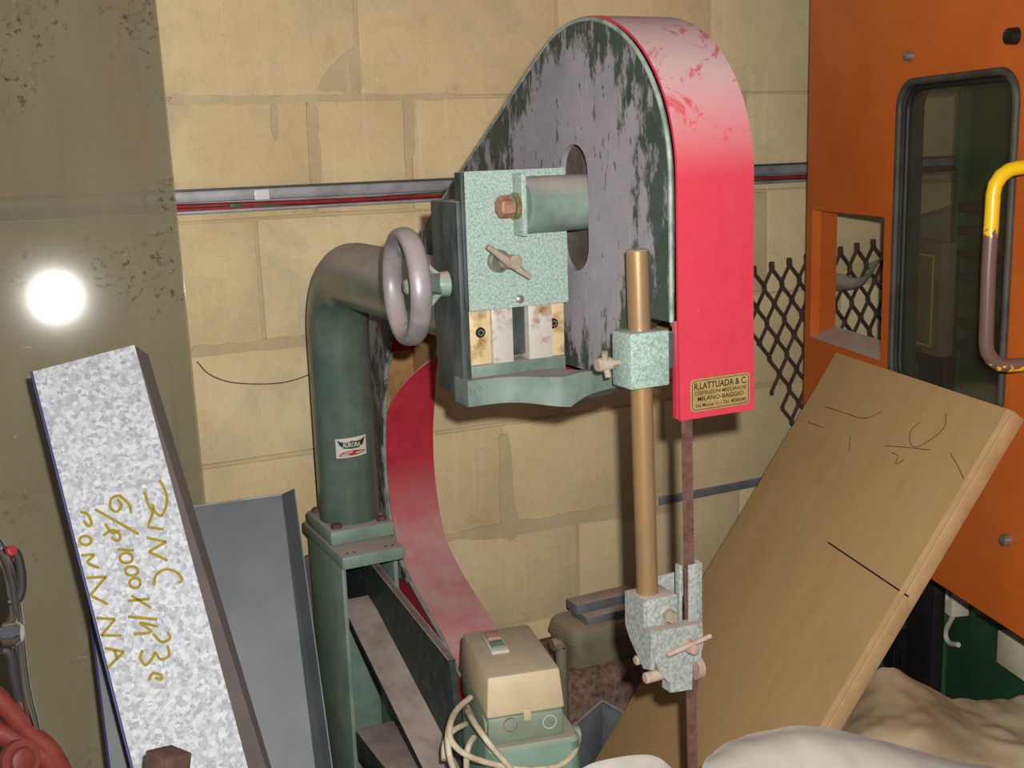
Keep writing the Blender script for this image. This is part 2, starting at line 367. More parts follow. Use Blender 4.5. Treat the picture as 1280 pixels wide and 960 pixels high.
def sweep(name, prof, a, b, th_n, mat, parent=None, label=None, closed=False):
    """a curved sheet: polyline of points prof(Vector) extruded from offset a to offset b, thickened along its in-plane normal"""
    bm = bmesh.new(); n = len(prof); ax = (b - a).normalized(); rows = []
    for i, p in enumerate(prof):
        t = (prof[min(i + 1, n - 1)] - prof[max(i - 1, 0)]).normalized(); nn = ax.cross(t) * th_n
        rows.append([bm.verts.new(q) for q in (p + a, p + b, p + b + nn, p + a + nn)])
    for r0, r1 in zip(rows, rows[1:]):
        for k in range(4): bm.faces.new((r0[k], r0[(k + 1) % 4], r1[(k + 1) % 4], r1[k]))
    bm.faces.new(rows[0]); bm.faces.new(rows[-1])
    return fin(name, bm, mat, parent, angle=35, label=label)
def strokes(name, lines, place, w_, nrm, mat, parent, th=.0006, n=5):
    """pen strokes as thin raised ribbons: one mesh"""
    bm = bmesh.new()
    for ln in lines:
        P = spline([place(*p) for p in ln], n) if len(ln) > 2 else [place(*p) for p in ln]
        L = []; R = []
        for i, p in enumerate(P):
            t = (P[min(i + 1, len(P) - 1)] - P[max(i - 1, 0)]).normalized(); s = t.cross(nrm).normalized() * w_ / 2
            L.append(bm.verts.new(p + s + nrm * th)); R.append(bm.verts.new(p - s + nrm * th))
        for i in range(len(P) - 1): bm.faces.new((L[i], L[i + 1], R[i + 1], R[i]))
    return fin(name, bm, mat, parent)
def text(name, s, place, h, mat, parent, wid=None, align='CENTER'):
    """flat lettering; place(x, y) maps letter coordinates (metres) onto the surface"""
    cu = bpy.data.curves.new(name, 'FONT'); cu.body = s; cu.size = 1; cu.resolution_u = 3; cu.offset = .018
    ob = bpy.data.objects.new(name, cu); COL.objects.link(ob)
    me = bpy.data.meshes.new_from_object(ob.evaluated_get(bpy.context.evaluated_depsgraph_get()))
    bpy.data.objects.remove(ob); bpy.data.curves.remove(cu)
    xs = [v.co.x for v in me.vertices]; ys = [v.co.y for v in me.vertices]
    x0, x1 = min(xs), max(xs); y0, y1 = min(ys), max(ys); k = h / .7; kx = (wid / (x1 - x0)) if wid else k
    for v in me.vertices: v.co = place((v.co.x - (x0 + x1) / 2) * kx, v.co.y * k)
    me.name = name; return link(name, me, mat, parent)
def arc(cy, cz, r, a0, a1, n): return [(cy + r * math.cos(math.radians(a0 + (a1 - a0) * i / n)), cz + r * math.sin(math.radians(a0 + (a1 - a0) * i / n))) for i in range(n + 1)]
def rrect(x0, x1, y0, y1, r, n=6):
    return arc(x1 - r, y1 - r, r, 0, 90, n) + arc(x0 + r, y1 - r, r, 90, 180, n) + arc(x0 + r, y0 + r, r, 180, 270, n) + arc(x1 - r, y0 + r, r, 270, 360, n)
def hexbolt(name, p, d, r, h, mat, parent, label=None):
    p, d = V(p), V(d).normalized(); return lathe(name, p, d, [(0, r), (h * .8, r), (h, r * .85)], mat, parent, 6, label, 20)
def dup(o, delta, parent):
    c = o.copy(); COL.objects.link(c); c.parent = parent; c.matrix_parent_inverse = parent.matrix_world.inverted(); c.location = o.location + V(delta); return c

# =================================================================== SETTING
YW = 2.6
wall = box('wall_back', (-1.6, YW + .0035, 0), (4.6, YW + .2, 3.1), 'mortar', b=0); tag(wall, 'sand-coloured limestone block wall behind the band saw', None, kind='structure'); 
wall.pop('label', None)
floor = box('floor', (-2.5, -2.2, -.1), (4.6, YW + .2, 0), 'floor', b=0); tag(floor, None, None, kind='structure')
courses = [-.01, .262, .527, .812, 1.077, 1.365, 1.627, 1.90, 2.17, 2.44, 2.71, 2.98]
marks = {6: [.925], 5: [.805, 1.045], 4: [.66], 3: [.95], 2: [1.255], 1: [1.0], 0: [.8]}
bi = 0
for ci in range(len(courses) - 1):
    z0, z1 = courses[ci], courses[ci + 1]; xs = sorted(marks.get(ci, [.5 + .27 * (ci % 2)]))
    while xs[0] > -1.3: xs.insert(0, xs[0] - random.uniform(.46, .56))
    while xs[-1] < 4.4: xs.append(xs[-1] + random.uniform(.46, .56))
    for a, b in zip(xs, xs[1:]):
        if b - a < .05: continue
        pr = random.uniform(0, .0025); g = .0042
        bm = bmesh.new(); bmesh.ops.create_cube(bm, size=1)
        for v in bm.verts:
            v.co = V(((a + g) if v.co.x < 0 else (b - g), YW - pr if v.co.y < 0 else YW + .05, (z0 + g * .8) if v.co.z < 0 else (z1 - g * .8)))
            v.co += V((random.uniform(-.004, .004), random.uniform(-.0015, .0015) if v.co.y < YW + .01 else 0, random.uniform(-.004, .004)))
        bevel(bm, .005, 2)
        fin('block', bm, random.choice(['block', 'block', 'block2']), wall, angle=30)

for pp in ([(397, 112), (402, 98), (415, 82), (432, 66), (446, 62), (449, 112)], [(338, 128), (346, 127), (347, 168), (341, 172)], [(383, 128), (394, 126), (398, 170), (402, 226), (388, 228)],
           [(503, 122), (516, 118), (519, 160), (513, 208), (506, 210)], [(622, 545), (636, 545), (640, 600), (646, 664), (628, 666)], [(560, 668), (610, 655), (690, 645), (760, 630), (830, 622), (830, 640), (760, 648), (680, 662), (600, 674)],
           [(216, 118), (300, 120), (390, 119), (460, 117), (560, 116), (560, 124), (460, 126), (390, 128), (300, 130), (216, 130)], [(240, 432), (300, 428), (384, 418), (384, 432), (300, 440), (240, 446)]):
    ctr2 = V((sum(p[0] for p in pp) / len(pp), sum(p[1] for p in pp) / len(pp), 0)); q3 = []
    P2 = spline([V((x, y, 0)) for x, y in pp + pp[:1]], 5)[:-1]
    lp2 = [(lambda v: (v.x, v.z))(on_y(p.x + random.uniform(-1.5, 1.5), p.y + random.uniform(-1.5, 1.5), YW)) for p in P2]
    plate('mortar_smear', [lp2], (0, YW - .0042 - .0004 * pp[0][0] / 220, 0), (1, 0, 0), (0, 0, 1), (0, 1, 0), .008, 'mortar', wall)
# cable trunking along the wall
tr = thing('cable_trunking', 'long grey metal cable trunking with red cable fixed along the block wall', 'trunking', (1.0, YW, 1.385))
box('channel_back', (-1.4, YW - .008, 1.387), (4.4, YW - .003, 1.434), 'trunk', tr, .001)
box('cover', (-1.4, YW - .034, 1.409), (4.4, YW - .008, 1.434), 'trunk', tr, .002)
box('top_lip', (-1.4, YW - .037, 1.432), (4.4, YW - .003, 1.437), 'trunk_dark', tr, .001)
box('bottom_lip', (-1.4, YW - .034, 1.384), (4.4, YW - .003, 1.391), 'trunk', tr, .001)
def wire(name, mat, r, base, amp, ph):
    tube(name, [(x / 20, YW - .022 + .004 * math.sin(x * .7 + ph), base + amp * math.sin(x * .22 + ph)) for x in range(-26, 88)], r, mat, tr, 8)
wire('red_cable', 'wire_red', .0055, 1.3995, .003, .4); wire('red_cable', 'wire_red', .0045, 1.3965, .003, 2.4); wire('green_wire', 'wire_green', .0035, 1.401, .006, 1.7)
box('tape_patch', (.655, YW - .0352, 1.408), (.688, YW - .0335, 1.430), 'tape', tr, .0005)
box('cable_tie', (.60, YW - .032, 1.394), (.625, YW - .012, 1.402), 'wire_green', tr, .001)
a, b = on_y(822, 626, YW), on_y(958, 590, YW)
fb = box('flat_bar', (a.x, YW - .008, a.z - .012), (b.x + .12, YW - .001, a.z + .012), 'blue_grey', None, .001)
tag(fb, 'narrow grey flat bar fixed low on the block wall behind the blade', 'bar')
wirept = [on_y(x, y, YW - .006) for x, y in ((246, 452), (262, 468), (290, 478), (330, 480), (360, 477), (386, 468), (400, 455))]
tag(tube('loose_wire', spline(wirept, 5), .0013, 'rust', None, 6), 'thin dark wire sagging on the wall left of the saw column', 'wire')

# =================================================================== BAND SAW
XF = .86; XB = .983
saw = thing('band_saw', 'green and red three-wheel band saw with handwheel and bent pipe column', 'band saw', (.80, 2.0, 0))
PX, PY, PR = .757, 2.35, .0655
# --- column: upright pipe with an elbow to the front
zt = 1.262; R = .14; path = [V((PX, PY, .70)), V((PX, PY, .9)), V((PX, PY, zt - R))]
for i in range(1, 11):
    t = math.radians(9 * i); path.append(V((PX, PY - R + R * math.cos(t), zt - R + R * math.sin(t))))
path += [V((PX, 1.9, zt)), V((PX, 1.58, zt))]
col_ = tube('column_pipe', path, PR, 'column', saw, 40)
# badge wrapped round the pipe
def on_pipe(ang0, zc, off):
    return lambda x, y: V((PX + (PR + off) * math.sin(ang0 + x / PR), PY - (PR + off) * math.cos(ang0 + x / PR), zc + y))
BA, BZ = math.radians(-6), .893
bp = on_pipe(BA, BZ, .0006)
bm = bmesh.new(); g = [[bm.verts.new(bp(-.034 + .068 * i / 12, -.021 + .042 * j + .004 * (i / 12 - .5) )) for i in range(13)] for j in (0, 1)]
for i in range(12): bm.faces.new((g[0][i], g[0][i + 1], g[1][i + 1], g[1][i]))
badge = fin('maker_badge', bm, 'badge_white', col_, label='small red, green and white winged badge on the pipe')
def badge_poly(name, pts, mat, off):
    pl = on_pipe(BA, BZ, off); bm = bmesh.new(); bm.faces.new([bm.verts.new((x, y, 0)) for x, y in pts]); bmesh.ops.triangulate(bm, faces=bm.faces[:]); bmesh.ops.subdivide_edges(bm, edges=bm.edges[:], cuts=3, use_grid_fill=True)
    for v in bm.verts: v.co = pl(v.co.x, v.co.y)
    fin(name, bm, mat, col_)
badge_poly('badge_wings', [(-.031, .016), (-.020, .012), (-.010, .011), (0, .014), (.010, .013), (.020, .014), (.031, .019), (.025, .004), (.015, -.002), (0, -.003), (-.017, -.002), (-.025, .005)], 'badge_green', .0010)
badge_poly('badge_flag', [(-.030, -.018), (-.018, -.009), (.004, -.006), (.031, -.009), (.027, -.013), (.010, -.017), (-.008, -.0185)], 'badge_red', .0010)
badge_poly('badge_flag_stripe', [(-.017, -.0115), (.001, -.0085), (.001, -.0105), (-.017, -.0135)], 'badge_white', .0014)
badge_poly('badge_flag_stripe', [(.008, -.0115), (.026, -.0095), (.024, -.0115), (.008, -.0142)], 'badge_white', .0014)
badge_poly('badge_flag_stripe', [(-.022, -.0145), (-.006, -.0155), (-.006, -.0175), (-.024, -.0165)], 'badge_white', .0014)
bpl = on_pipe(BA, BZ, .0015); text('badge_lettering', 'AURORA', lambda x, y: bpl(x, y + .001), .010, 'badge_white', col_, .038)
# --- flange
box('pipe_flange', (.684, 2.262, .690), (.828, 2.44, .722), 'base', saw, .006)
box('base_flange', (.682, 2.185, .662), (.822, 2.47, .690), 'base', saw, .005)
for x, y in ((.705, 2.285), (.807, 2.285), (.705, 2.42), (.807, 2.42)): hexbolt('flange_bolt', (x, y, .722), (0, 0, 1), .012, .009, 'rust', saw)
for x in (.70, .715, .785, .80): cyl('pin_hole', (x, 2.205, .6885), (x, 2.205, .6912), .0028, 'dark_steel', saw, 8)
# --- pedestal and arm
box('leg_plate', (.684, 2.20, .02), (.694, 2.43, .664), 'base', saw, .003)
box('leg_back_plate', (.690, 2.44, .02), (.835, 2.455, .664), 'base', saw, .002)
box('leg_right_plate', (.835, 2.30, .02), (.845, 2.455, .664), 'base', saw, .002)
XW = .765
wp = [on_x(x, y, XW) for x, y in ((464, 704), (540, 799), (576, 912), (470, 765))]
ed = V((0, wp[1].y - wp[0].y, wp[1].z - wp[0].z)).normalized(); 
wp = [V((XW, 2.44, .664)), V((XW, 2.25, .664)), wp[0], wp[0] + ed * .41, V((XW, 1.80, .36)), on_x(556, 930, XW), wp[3], V((XW, 2.44, .50))]
plate('arm_web', [[(p.y, p.z) for p in wp]], (XW, 0, 0), (0, 1, 0), (0, 0, 1), (1, 0, 0), .012, 'web', saw)
sweep('arm_top_edge', [wp[1], wp[2], wp[3]], V((-.002, 0, 0)), V((.014, 0, 0)), .007, 'web', saw)
fl = [wp[6] + V((0, .05, .012)), wp[6], wp[5], wp[5] + (wp[5] - wp[6]) * .6]
sweep('arm_bottom_flange', [V((0, p.y, p.z)) for p in fl], V((.700, 0, 0)), V((XW, 0, 0)), -.010, 'web', saw)
sweep('arch_edge', [V((0, p[0], p[1])) for p in [(fl[0].y, fl[0].z - .004), (2.30, .535), (2.315, .50), (2.32, .30), (2.32, .05)]], V((.697, 0, 0)), V((.712, 0, 0)), .006, 'base', saw)
box('base_plate', (.66, 1.5, .0), (.90, 2.5, .05), 'web', saw, .004)
box('cross_foot', (.690, 1.70, .24), (.80, 2.2, .30), 'web', saw, .006)
# --- wheel housing
CY, CZ, CR = 1.468, 1.455, .218
def outer(off=0):
    pts = [(CY - CR - off, CZ)] + arc(CY, CZ, CR + off, 180, 60.3, 22)[1:]
    k = V((.868, -.496)); p = V(pts[-1]); q = p + k * .83
    pts += [tuple(q)]
    pts += [tuple(v.to_2d()) for v in spline([V((q.x, q.y, 0)), V((2.42 + off, 1.13, 0)), V((2.50 + off, 1.03, 0)), V((2.54 + off, .90, 0)), V((2.54 + off, .72, 0)), V((2.50 + off, .63, 0)), V((2.45, .565, 0))], 4)][1:]
    return pts
inner = [tuple(v.to_2d()) for v in spline([V((2.26, .573, 0)), V((2.347, .639, 0)), V((2.382, .742, 0)), V((2.383, .854, 0)), V((2.358, .968, 0)), V((2.315, 1.085, 0)), V((2.25, 1.145, 0)), V((2.15, 1.174, 0))], 4)]
slot = arc(1.4925, 1.4655, .0385, 0, 180, 12) + arc(1.4925, 1.3585, .0385, 180, 360, 12)
outl = [(1.25, 1.272)] + outer() + inner + [(1.305, 1.174), (1.305, 1.272)]
plate('face_sheet', [outl, slot], (XF - .008, 0, 0), (0, 1, 0), (0, 0, 1), (1, 0, 0), .008, 'face', saw)
backl = [(1.25, 1.142)] + outer() + [(y + (.024 if z < 1.12 else 0), z) for y, z in inner] + [(1.30, 1.174), (1.30, 1.142)]
plate('back_sheet', [backl], (XB - .004, 0, 0), (0, 1, 0), (0, 0, 1), (1, 0, 0), .004, 'brown_raw', saw)
rim = [V((0, 1.243, 1.140)), V((0, 1.2465, 1.27))] + [V((0, y, z)) for y, z in outer(.002)]
sweep('rim_band', rim, V((XF + .001, 0, 0)), V((XB, 0, 0)), .004, 'red', saw)
tube('face_edge_trim', [V((XF - .006, 1.2485, 1.272))] + [V((XF - .006, y, z)) for y, z in outer(.001)], .0034, 'trim', saw, 8)
box('chute_side', (XF + .001, 1.246, 1.141), (XF + .004, 1.257, 1.272), 'red', saw, .0005)
box('throat_sheet', (XF + .004, 1.42, 1.150), (XB - .004, 1.80, 1.154), 'red_plain', saw, .0005)
lathe('upper_wheel', (XF + .022, CY + .02, 1.41), (1, 0, 0), [(0, .03), (0, .16), (-.006, .165), (-.006, .19), (.05, .19), (.05, .03)], 'inner_wheel', saw, 40)
# inner guard: red strip along the throat, cut obliquely at its top
nearc = spline([V((0, 1.90, .415)), V((0, 2.033, .470)), V((0, 2.111, .512)), V((0, 2.26, .573)), V((0, 2.347, .639)), V((0, 2.384, .742)), V((0, 2.388, .854)), V((0, 2.368, .945)), V((0, 2.345, 1.03)), V((0, 2.30, 1.09))], 6)
bm = bmesh.new(); rows = []; NX = 8
def g_at(z): return None
for i, p in enumerate(nearc):
    rows.append([])
    for j in range(NX + 1):
        s = j / NX; lim = .925 + .135 * s ** .55
        q = p
        if p.z > lim:                       # clamp onto the oblique cut
            for a, b in zip(nearc, nearc[1:]):
                if a.z <= lim <= b.z: q = a.lerp(b, (lim - a.z) / (b.z - a.z)); break
        rows[-1].append(bm.verts.new((XF + .002 + (XB - XF) * s, q.y + .02 * s, q.z)))
for r0, r1 in zip(rows, rows[1:]):
    for j in range(NX):
        try: bm.faces.new((r0[j], r0[j + 1], r1[j + 1], r1[j]))
        except ValueError: pass
bmesh.ops.remove_doubles(bm, verts=bm.verts[:], dist=1e-5)
bmesh.ops.dissolve_degenerate(bm, edges=bm.edges[:], dist=1e-5)
bmesh.ops.recalc_face_normals(bm, faces=bm.faces[:])
bmesh.ops.solidify(bm, geom=bm.faces[:], thickness=.003)
fin('inner_guard', bm, 'red_in', saw, angle=35, label='curved red guard strip lining the throat')
tube('inner_guard_edge', [V((XF - .001, p.y - .002, p.z)) for p in nearc if p.z < 1.085], .0045, 'trim', saw, 8)
box('rear_liner', (XF + .001, 2.49, .78), (XB - .004, 2.495, 1.11), 'brown_raw', saw, .0005)
plate('lower_door', [[(2.45, .562), (2.262, .570), (2.111, .508), (1.95, .435), (1.95, .2), (2.45, .2)]], (XF + .004, 0, 0), (0, 1, 0), (0, 0, 1), (1, 0, 0), .004, 'red_in', saw)
# --- tension slide
box('slide_base', (.682, 1.522, 1.20), (.834, 1.60, 1.43), 'cast_dark', saw, .003)
box('slide_side', (.668, 1.505, 1.148), (.682, 1.60, 1.43), 'cast_dark', saw, .003)
plate('slide_plate', [[(.680, 1.274), (.842, 1.274), (.842, 1.471), (.758, 1.471), (.758, 1.4645), (.825, 1.4645), (.825, 1.376), (.758, 1.376), (.758, 1.4645), (.757, 1.471), (.680, 1.471)]] if 0 else [rrect(.680, .842, 1.274, 1.471, .002, 2)], (0, 1.500, 0), (1, 0, 0), (0, 0, 1), (0, 1, 0), .022, 'hammer', saw)
box('slide_plate_edge', (.6745, 1.5005, 1.275), (.6802, 1.5225, 1.470), 'cast_dark', saw, .0008)
boss = cyl('axle_boss', (.762, 1.4925, 1.4205), (.90, 1.4925, 1.4205), .0405, 'cast', saw, 40, .003)
box('boss_strap', (.7545, 1.470, 1.378), (.7625, 1.4998, 1.466), 'hammer', saw, .0015)
cyl('washer', (.7545, 1.488, 1.420), (.7475, 1.488, 1.420), .019, 'brass', saw)
cyl('washer', (.7475, 1.488, 1.420), (.7435, 1.488, 1.420), .016, 'steel', saw)
hexbolt('axle_bolt', (.7435, 1.488, 1.420), (-1, 0, 0), .0165, .018, 'bolt', saw)
lr = on_y(622, 326, 1.499)
lathe('lever_ring', lr, (0, -1, 0), [(0, .0165), (.007, .0165), (.008, .0125), (.003, .0125)], 'steel', saw, 28)
lb = on_y(642, 327, 1.478)
cyl('clamp_lever_boss', (lb.x - .004, 1.500, lb.z - .001), (lb.x, 1.468, lb.z), .0105, 'dusty_cream', saw)
p0, p1 = on_y(609, 308, 1.474), on_y(663, 347, 1.474)
tube('clamp_lever', [p0, p0.lerp(p1, .25), p0.lerp(p1, .5), p0.lerp(p1, .75), p1], .005, 'dusty_cream', saw, 10, rf=lambda t: .0035 + .0035 * (1 - abs(2 * t - 1)))
sp = on_y(650, 374, 1.499); lathe('plate_screw', (sp.x, 1.4995, sp.z), (0, -1, 0), [(0, .0062), (.002, .006), (.004, .003)], 'steel', saw, 16)
# gibs under the plate
def gib(name, x0, x1, y, mat, z0=1.192, z1=1.28): return box(name, (x0, y, z0), (x1, 1.545, z1), mat, saw, .0012)
gib('gib_strip', .686, .719, 1.514, 'rust_gold'); gib('slide_way', .7195, .7525, 1.508, 'steel_white'); gib('slide_groove', .752, .778, 1.535, 'steel')
gib('slide_way', .779, .818, 1.508, 'steel_white'); gib('gib_strip', .8185, .842, 1.514, 'rust_gold')
for x, z in ((.702, 1.240), (.823, 1.242)):
    cyl('socket_screw', (x, 1.5145, z), (x, 1.5115, z), .0078, 'dark_steel', saw, 20)
    lathe('screw_socket', (x, 1.5117, z), (0, -1, 0), [(0, .005), (.0006, .005), (.0006, .0034), (-.002, .003)], 'steel', saw, 6)
# bracket: S-curved arm from the slide to the guide block
front = spline([V((.667, 1.488, 0)), V((.712, 1.487, 0)), V((.742, 1.475, 0)), V((.772, 1.450, 0)), V((.798, 1.432, 0)), V((.814, 1.405, 0)), V((.822, 1.35, 0)), V((.826, 1.275, 0))], 5)
backc = spline([V((.667, 1.535, 0)), V((.72, 1.54, 0)), V((.77, 1.535, 0)), V((.81, 1.51, 0)), V((.838, 1.46, 0)), V((.848, 1.40, 0)), V((.850, 1.35, 0)), V((.850, 1.275, 0))], 5)
def ztop(t): return 1.176 + .028 * max(0, (t - .55) / .45)
def zbot(t): return 1.138 - .006 * math.exp(-((t - .55) / .16) ** 2) + .05 * max(0, (t - .6) / .4)
bm = bmesh.new(); rows = []
for i, (a, b) in enumerate(zip(front, backc)):
    t = i / (len(front) - 1); rows.append([bm.verts.new(q) for q in (V((a.x, a.y, zbot(t))), V((b.x, b.y, zbot(t))), V((b.x, b.y, ztop(t))), V((a.x, a.y, ztop(t))))])
for r0, r1 in zip(rows, rows[1:]):
    for k in range(4): bm.faces.new((r0[k], r0[(k + 1) % 4], r1[(k + 1) % 4], r1[k]))
bm.faces.new(rows[0]); bm.faces.new(rows[-1])
bmesh.ops.bevel(bm, geom=[e for e in bm.edges if e.calc_face_angle(0) > .8], offset=.002, segments=2, affect='EDGES')
fin('guide_bracket', bm, 'cast', saw, angle=35)
box('bracket_ledge', (.682, 1.505, 1.166), (.838, 1.55, 1.193), 'cast', saw, .001)
bs = on_y(597, 489, 1.486); lathe('bracket_screw', (bs.x, 1.4885, bs.z), (0, -1, 0), [(0, .0105), (.002, .0105), (.002, .008), (.0002, .0075), (.0002, .0055), (.003, .005)], 'cast', saw, 24)
# guide block, post, wing screw
box('guide_block', (.789, 1.245, 1.189), (.849, 1.292, 1.263), 'hammer', saw, .003)
box('block_side_plate', (.849, 1.252, 1.21), (.861, 1.285, 1.258), 'cast_dark', saw, .001)
pt, pb = V((.8165, 1.270, 1.368)), V((.828, 1.270, .845))
cyl('guide_post', pb, pt, .0148, 'post', saw, 32, .002)
wz = on_x(764, 453, .789); wz.y = 1.274
lathe('wing_screw', (.789, 1.274, 1.222), (-1, 0, 0), [(0, .004), (.012, .0045), (.013, .0085), (.030, .0095), (.034, .008)], 'dusty_cream', saw, 16)
tube('wing_screw_bar', [(.764, 1.268, 1.239), (.765, 1.271, 1.230), (.767, 1.272, 1.222), (.769, 1.272, 1.214), (.770, 1.270, 1.205)], .0045, 'dusty_cream', saw, 8)
# --- blade
bl0, bl1 = V((.8775, 1.25, 1.20)), V((.893, 1.25, .30))
bm = bmesh.new(); N = 300; BW = .0165
Lv = []; Rv = []
for i in range(N + 1):
    p = bl0.lerp(bl1, i / N); Lv.append((p.x - BW / 2, p.z)); Rv.append((p.x + BW / 2 + (.0013 if i % 2 else -.0003), p.z + (.0015 if i % 2 else 0)))
for y in (1.2495, 1.2507):
    pass
ring = [[bm.verts.new((x, y, z)) for (x, z) in L] for L in (Lv, Rv) for y in (1.2495, 1.2507)]
for i in range(N):
    for a, b in ((0, 1), (1, 3), (3, 2), (2, 0)): bm.faces.new((ring[a][i], ring[a][i + 1], ring[b][i + 1], ring[b][i]))
fin('saw_blade', bm, 'blade', saw)
# --- lower blade guide
box('lower_clamp', (.807, 1.243, .84), (.858, 1.292, .897), 'guide_grey', saw, .002)
gp = [on_y(x, y, 1.225) for x, y in ((815, 790), (878, 779), (879, 806), (876, 822), (866, 832), (865, 862), (838, 866), (838, 855), (824, 840), (817, 822))]
plate('guide_head', [[(p.x, p.z) for p in gp]], (0, 1.225, 0), (1, 0, 0), (0, 0, 1), (0, 1, 0), .020, 'guide_grey', saw)
gq = [(1.243, .897), (1.29, .897), (1.29, .848), (1.278, .830), (1.245, .800), (1.226, .805), (1.226, .862), (1.243, .862)]
plate('guide_side', [gq], (.803, 0, 0), (0, 1, 0), (0, 0, 1), (1, 0, 0), .006, 'guide_grey', saw)
ga0, ga1, gf0 = on_y(861, 706, 1.238), on_y(878, 703, 1.238), on_y(851, 708, 1.238)
box('guide_angle', (ga0.x, 1.238, .845), (ga1.x, 1.2415, ga1.z), 'guide_grey', saw, .001)
box('guide_angle_side', (ga1.x - .003, 1.2415, .845), (ga1.x, 1.275, ga1.z), 'guide_grey', saw, .0008)
box('guide_angle_flange', (gf0.x, 1.240, .845), (gf0.x + .004, 1.252, gf0.z), 'guide_grey', saw, .0008)
box('guide_bar', (.84, 1.292, .868), (.905, 1.297, .906), 'guide_grey', saw, .001)
hb = on_y(833, 768, 1.243); hexbolt('clamp_bolt', (hb.x, 1.243, hb.z), (0, -1, 0), .0095, .014, 'dusty_cream', saw)
cyl('clamp_washer', (hb.x, 1.2432, hb.z), (hb.x, 1.240, hb.z), .0115, 'guide_grey', saw)
q = on_y(794, 826, 1.268); cyl('guide_pin', q, q + V((.05, 0, 0)), .0068, 'pin', saw, 16)
q = on_y(806, 848, 1.234); cyl('guide_pin', q, q + V((.045, 0, 0)), .0078, 'pin', saw, 16)
w0, w1, wc = on_y(834, 819, 1.212), on_y(888, 795, 1.212), on_y(866, 811, 1.212)
tube('wing_bar', [w0, w0.lerp(w1, .5), w1], .0036, 'pin', saw, 10)
lathe('wing_hub', (wc.x, 1.226, wc.z), (0, -1, 0), [(0, .0095), (.012, .0085), (.020, .007), (.022, .004)], 'pin', saw, 16)
q = on_y(872, 836, 1.245); lathe('blade_roller', (q.x - .004, 1.25, q.z), (1, 0, 0), [(0, .010), (0, .0165), (.010, .0165), (.010, .010)], 'pin', saw, 24)
# --- handwheel
HA = math.radians(6); hax = V((-math.cos(HA), math.sin(HA), 0)); HC = V((.606, 1.553, 1.311)); RR = .0755; hv = V((0, 0, 1)); hu = hax.cross(hv)
bm = bmesh.new(); NS = 64; NP = 18
for i in range(NS):
    a = 6.28318 * i / NS; rd = hu * math.cos(a) + hv * math.sin(a)
    for j in range(NP):
        c = 6.28318 * j / NP; bm.verts.new(HC + rd * (RR + .0098 * math.cos(c)) + hax * .0155 * math.sin(c))
bm.verts.ensure_lookup_table()
for i in range(NS):
    for j in range(NP): bm.faces.new([bm.verts[x] for x in (i * NP + j, i * NP + (j + 1) % NP, ((i + 1) % NS) * NP + (j + 1) % NP, ((i + 1) % NS) * NP + j)])
hw = fin('handwheel_rim', bm, 'wheel_rim', saw, smooth=True, label='dished handwheel with worn grey rim')
lathe('handwheel_hub', HC - hax * .066, hax, [(0, .014), (.004, .019), (.018, .0175), (.026, .0155), (.032, .013), (.066, .011), (.070, .007)], 'spoke', hw, 28)
for k in range(3):
    a = math.radians(50 + 120 * k); d = hu * math.cos(a) + hv * math.sin(a); c0 = HC - hax * .046 + d * .010; c1 = HC - hax * .004 + d * (RR - .006)
    sd = d.cross(hax) * .010; t = hax * .0045
    hexa('handwheel_spoke', [c0 - sd * 1.5 - t, c0 + sd * 1.5 - t, c0 + sd * 1.5 + t, c0 - sd * 1.5 + t, c1 - sd - t, c1 + sd - t, c1 + sd + t, c1 - sd + t], 'spoke', hw, .002)
# --- maker's plate on the chute
n4 = [on_y(x, y, 1.2425) for x, y in ((861, 475), (935, 464), (935, 505), (862, 514))]
nx0, nx1 = (n4[0].x + n4[3].x) / 2, (n4[1].x + n4[2].x) / 2; nz0, nz1 = (n4[2].z + n4[3].z) / 2, (n4[0].z + n4[1].z) / 2
def front_y(z): return 1.243 + (z - 1.14) * .0035 / .13 - .004
YP = front_y(1.17) - .0012
npl = plate('nameplate', [rrect(nx0, nx1, nz0, nz1, .006)], (0, YP, 0), (1, 0, 0), (0, 0, 1), (0, 1, 0), .0012, 'plate_brass', saw, label='brass nameplate of the makers with black lettering')
NWd, NHt = nx1 - nx0, nz1 - nz0; ncx, ncz = (nx0 + nx1) / 2, (nz0 + nz1) / 2
plate('nameplate_border', [rrect(nx0 + .002, nx1 - .002, nz0 + .002, nz1 - .002, .005), rrect(nx0 + .0028, nx1 - .0028, nz0 + .0028, nz1 - .0028, .0045)], (0, YP - .0003, 0), (1, 0, 0), (0, 0, 1), (0, 1, 0), .0003, 'ink', npl)
for s, dz, h, wd in (('R.LATTUADA & C.', .0085, .0095, .89), ('COSTRUZIONI MECCANICHE', .0005, .0050, .87), ('MILANO-BAGGIO', -.0085, .0062, .78), ('Via Mosca 11 - Tel. 4030040', -.0172, .0048, .86)):
    text('nameplate_lettering', s, lambda x, y, dz=dz: V((ncx + x, YP - .0004, ncz + dz * NHt / .047 + y)), h * NHt / .047, 'ink', npl, NWd * wd)

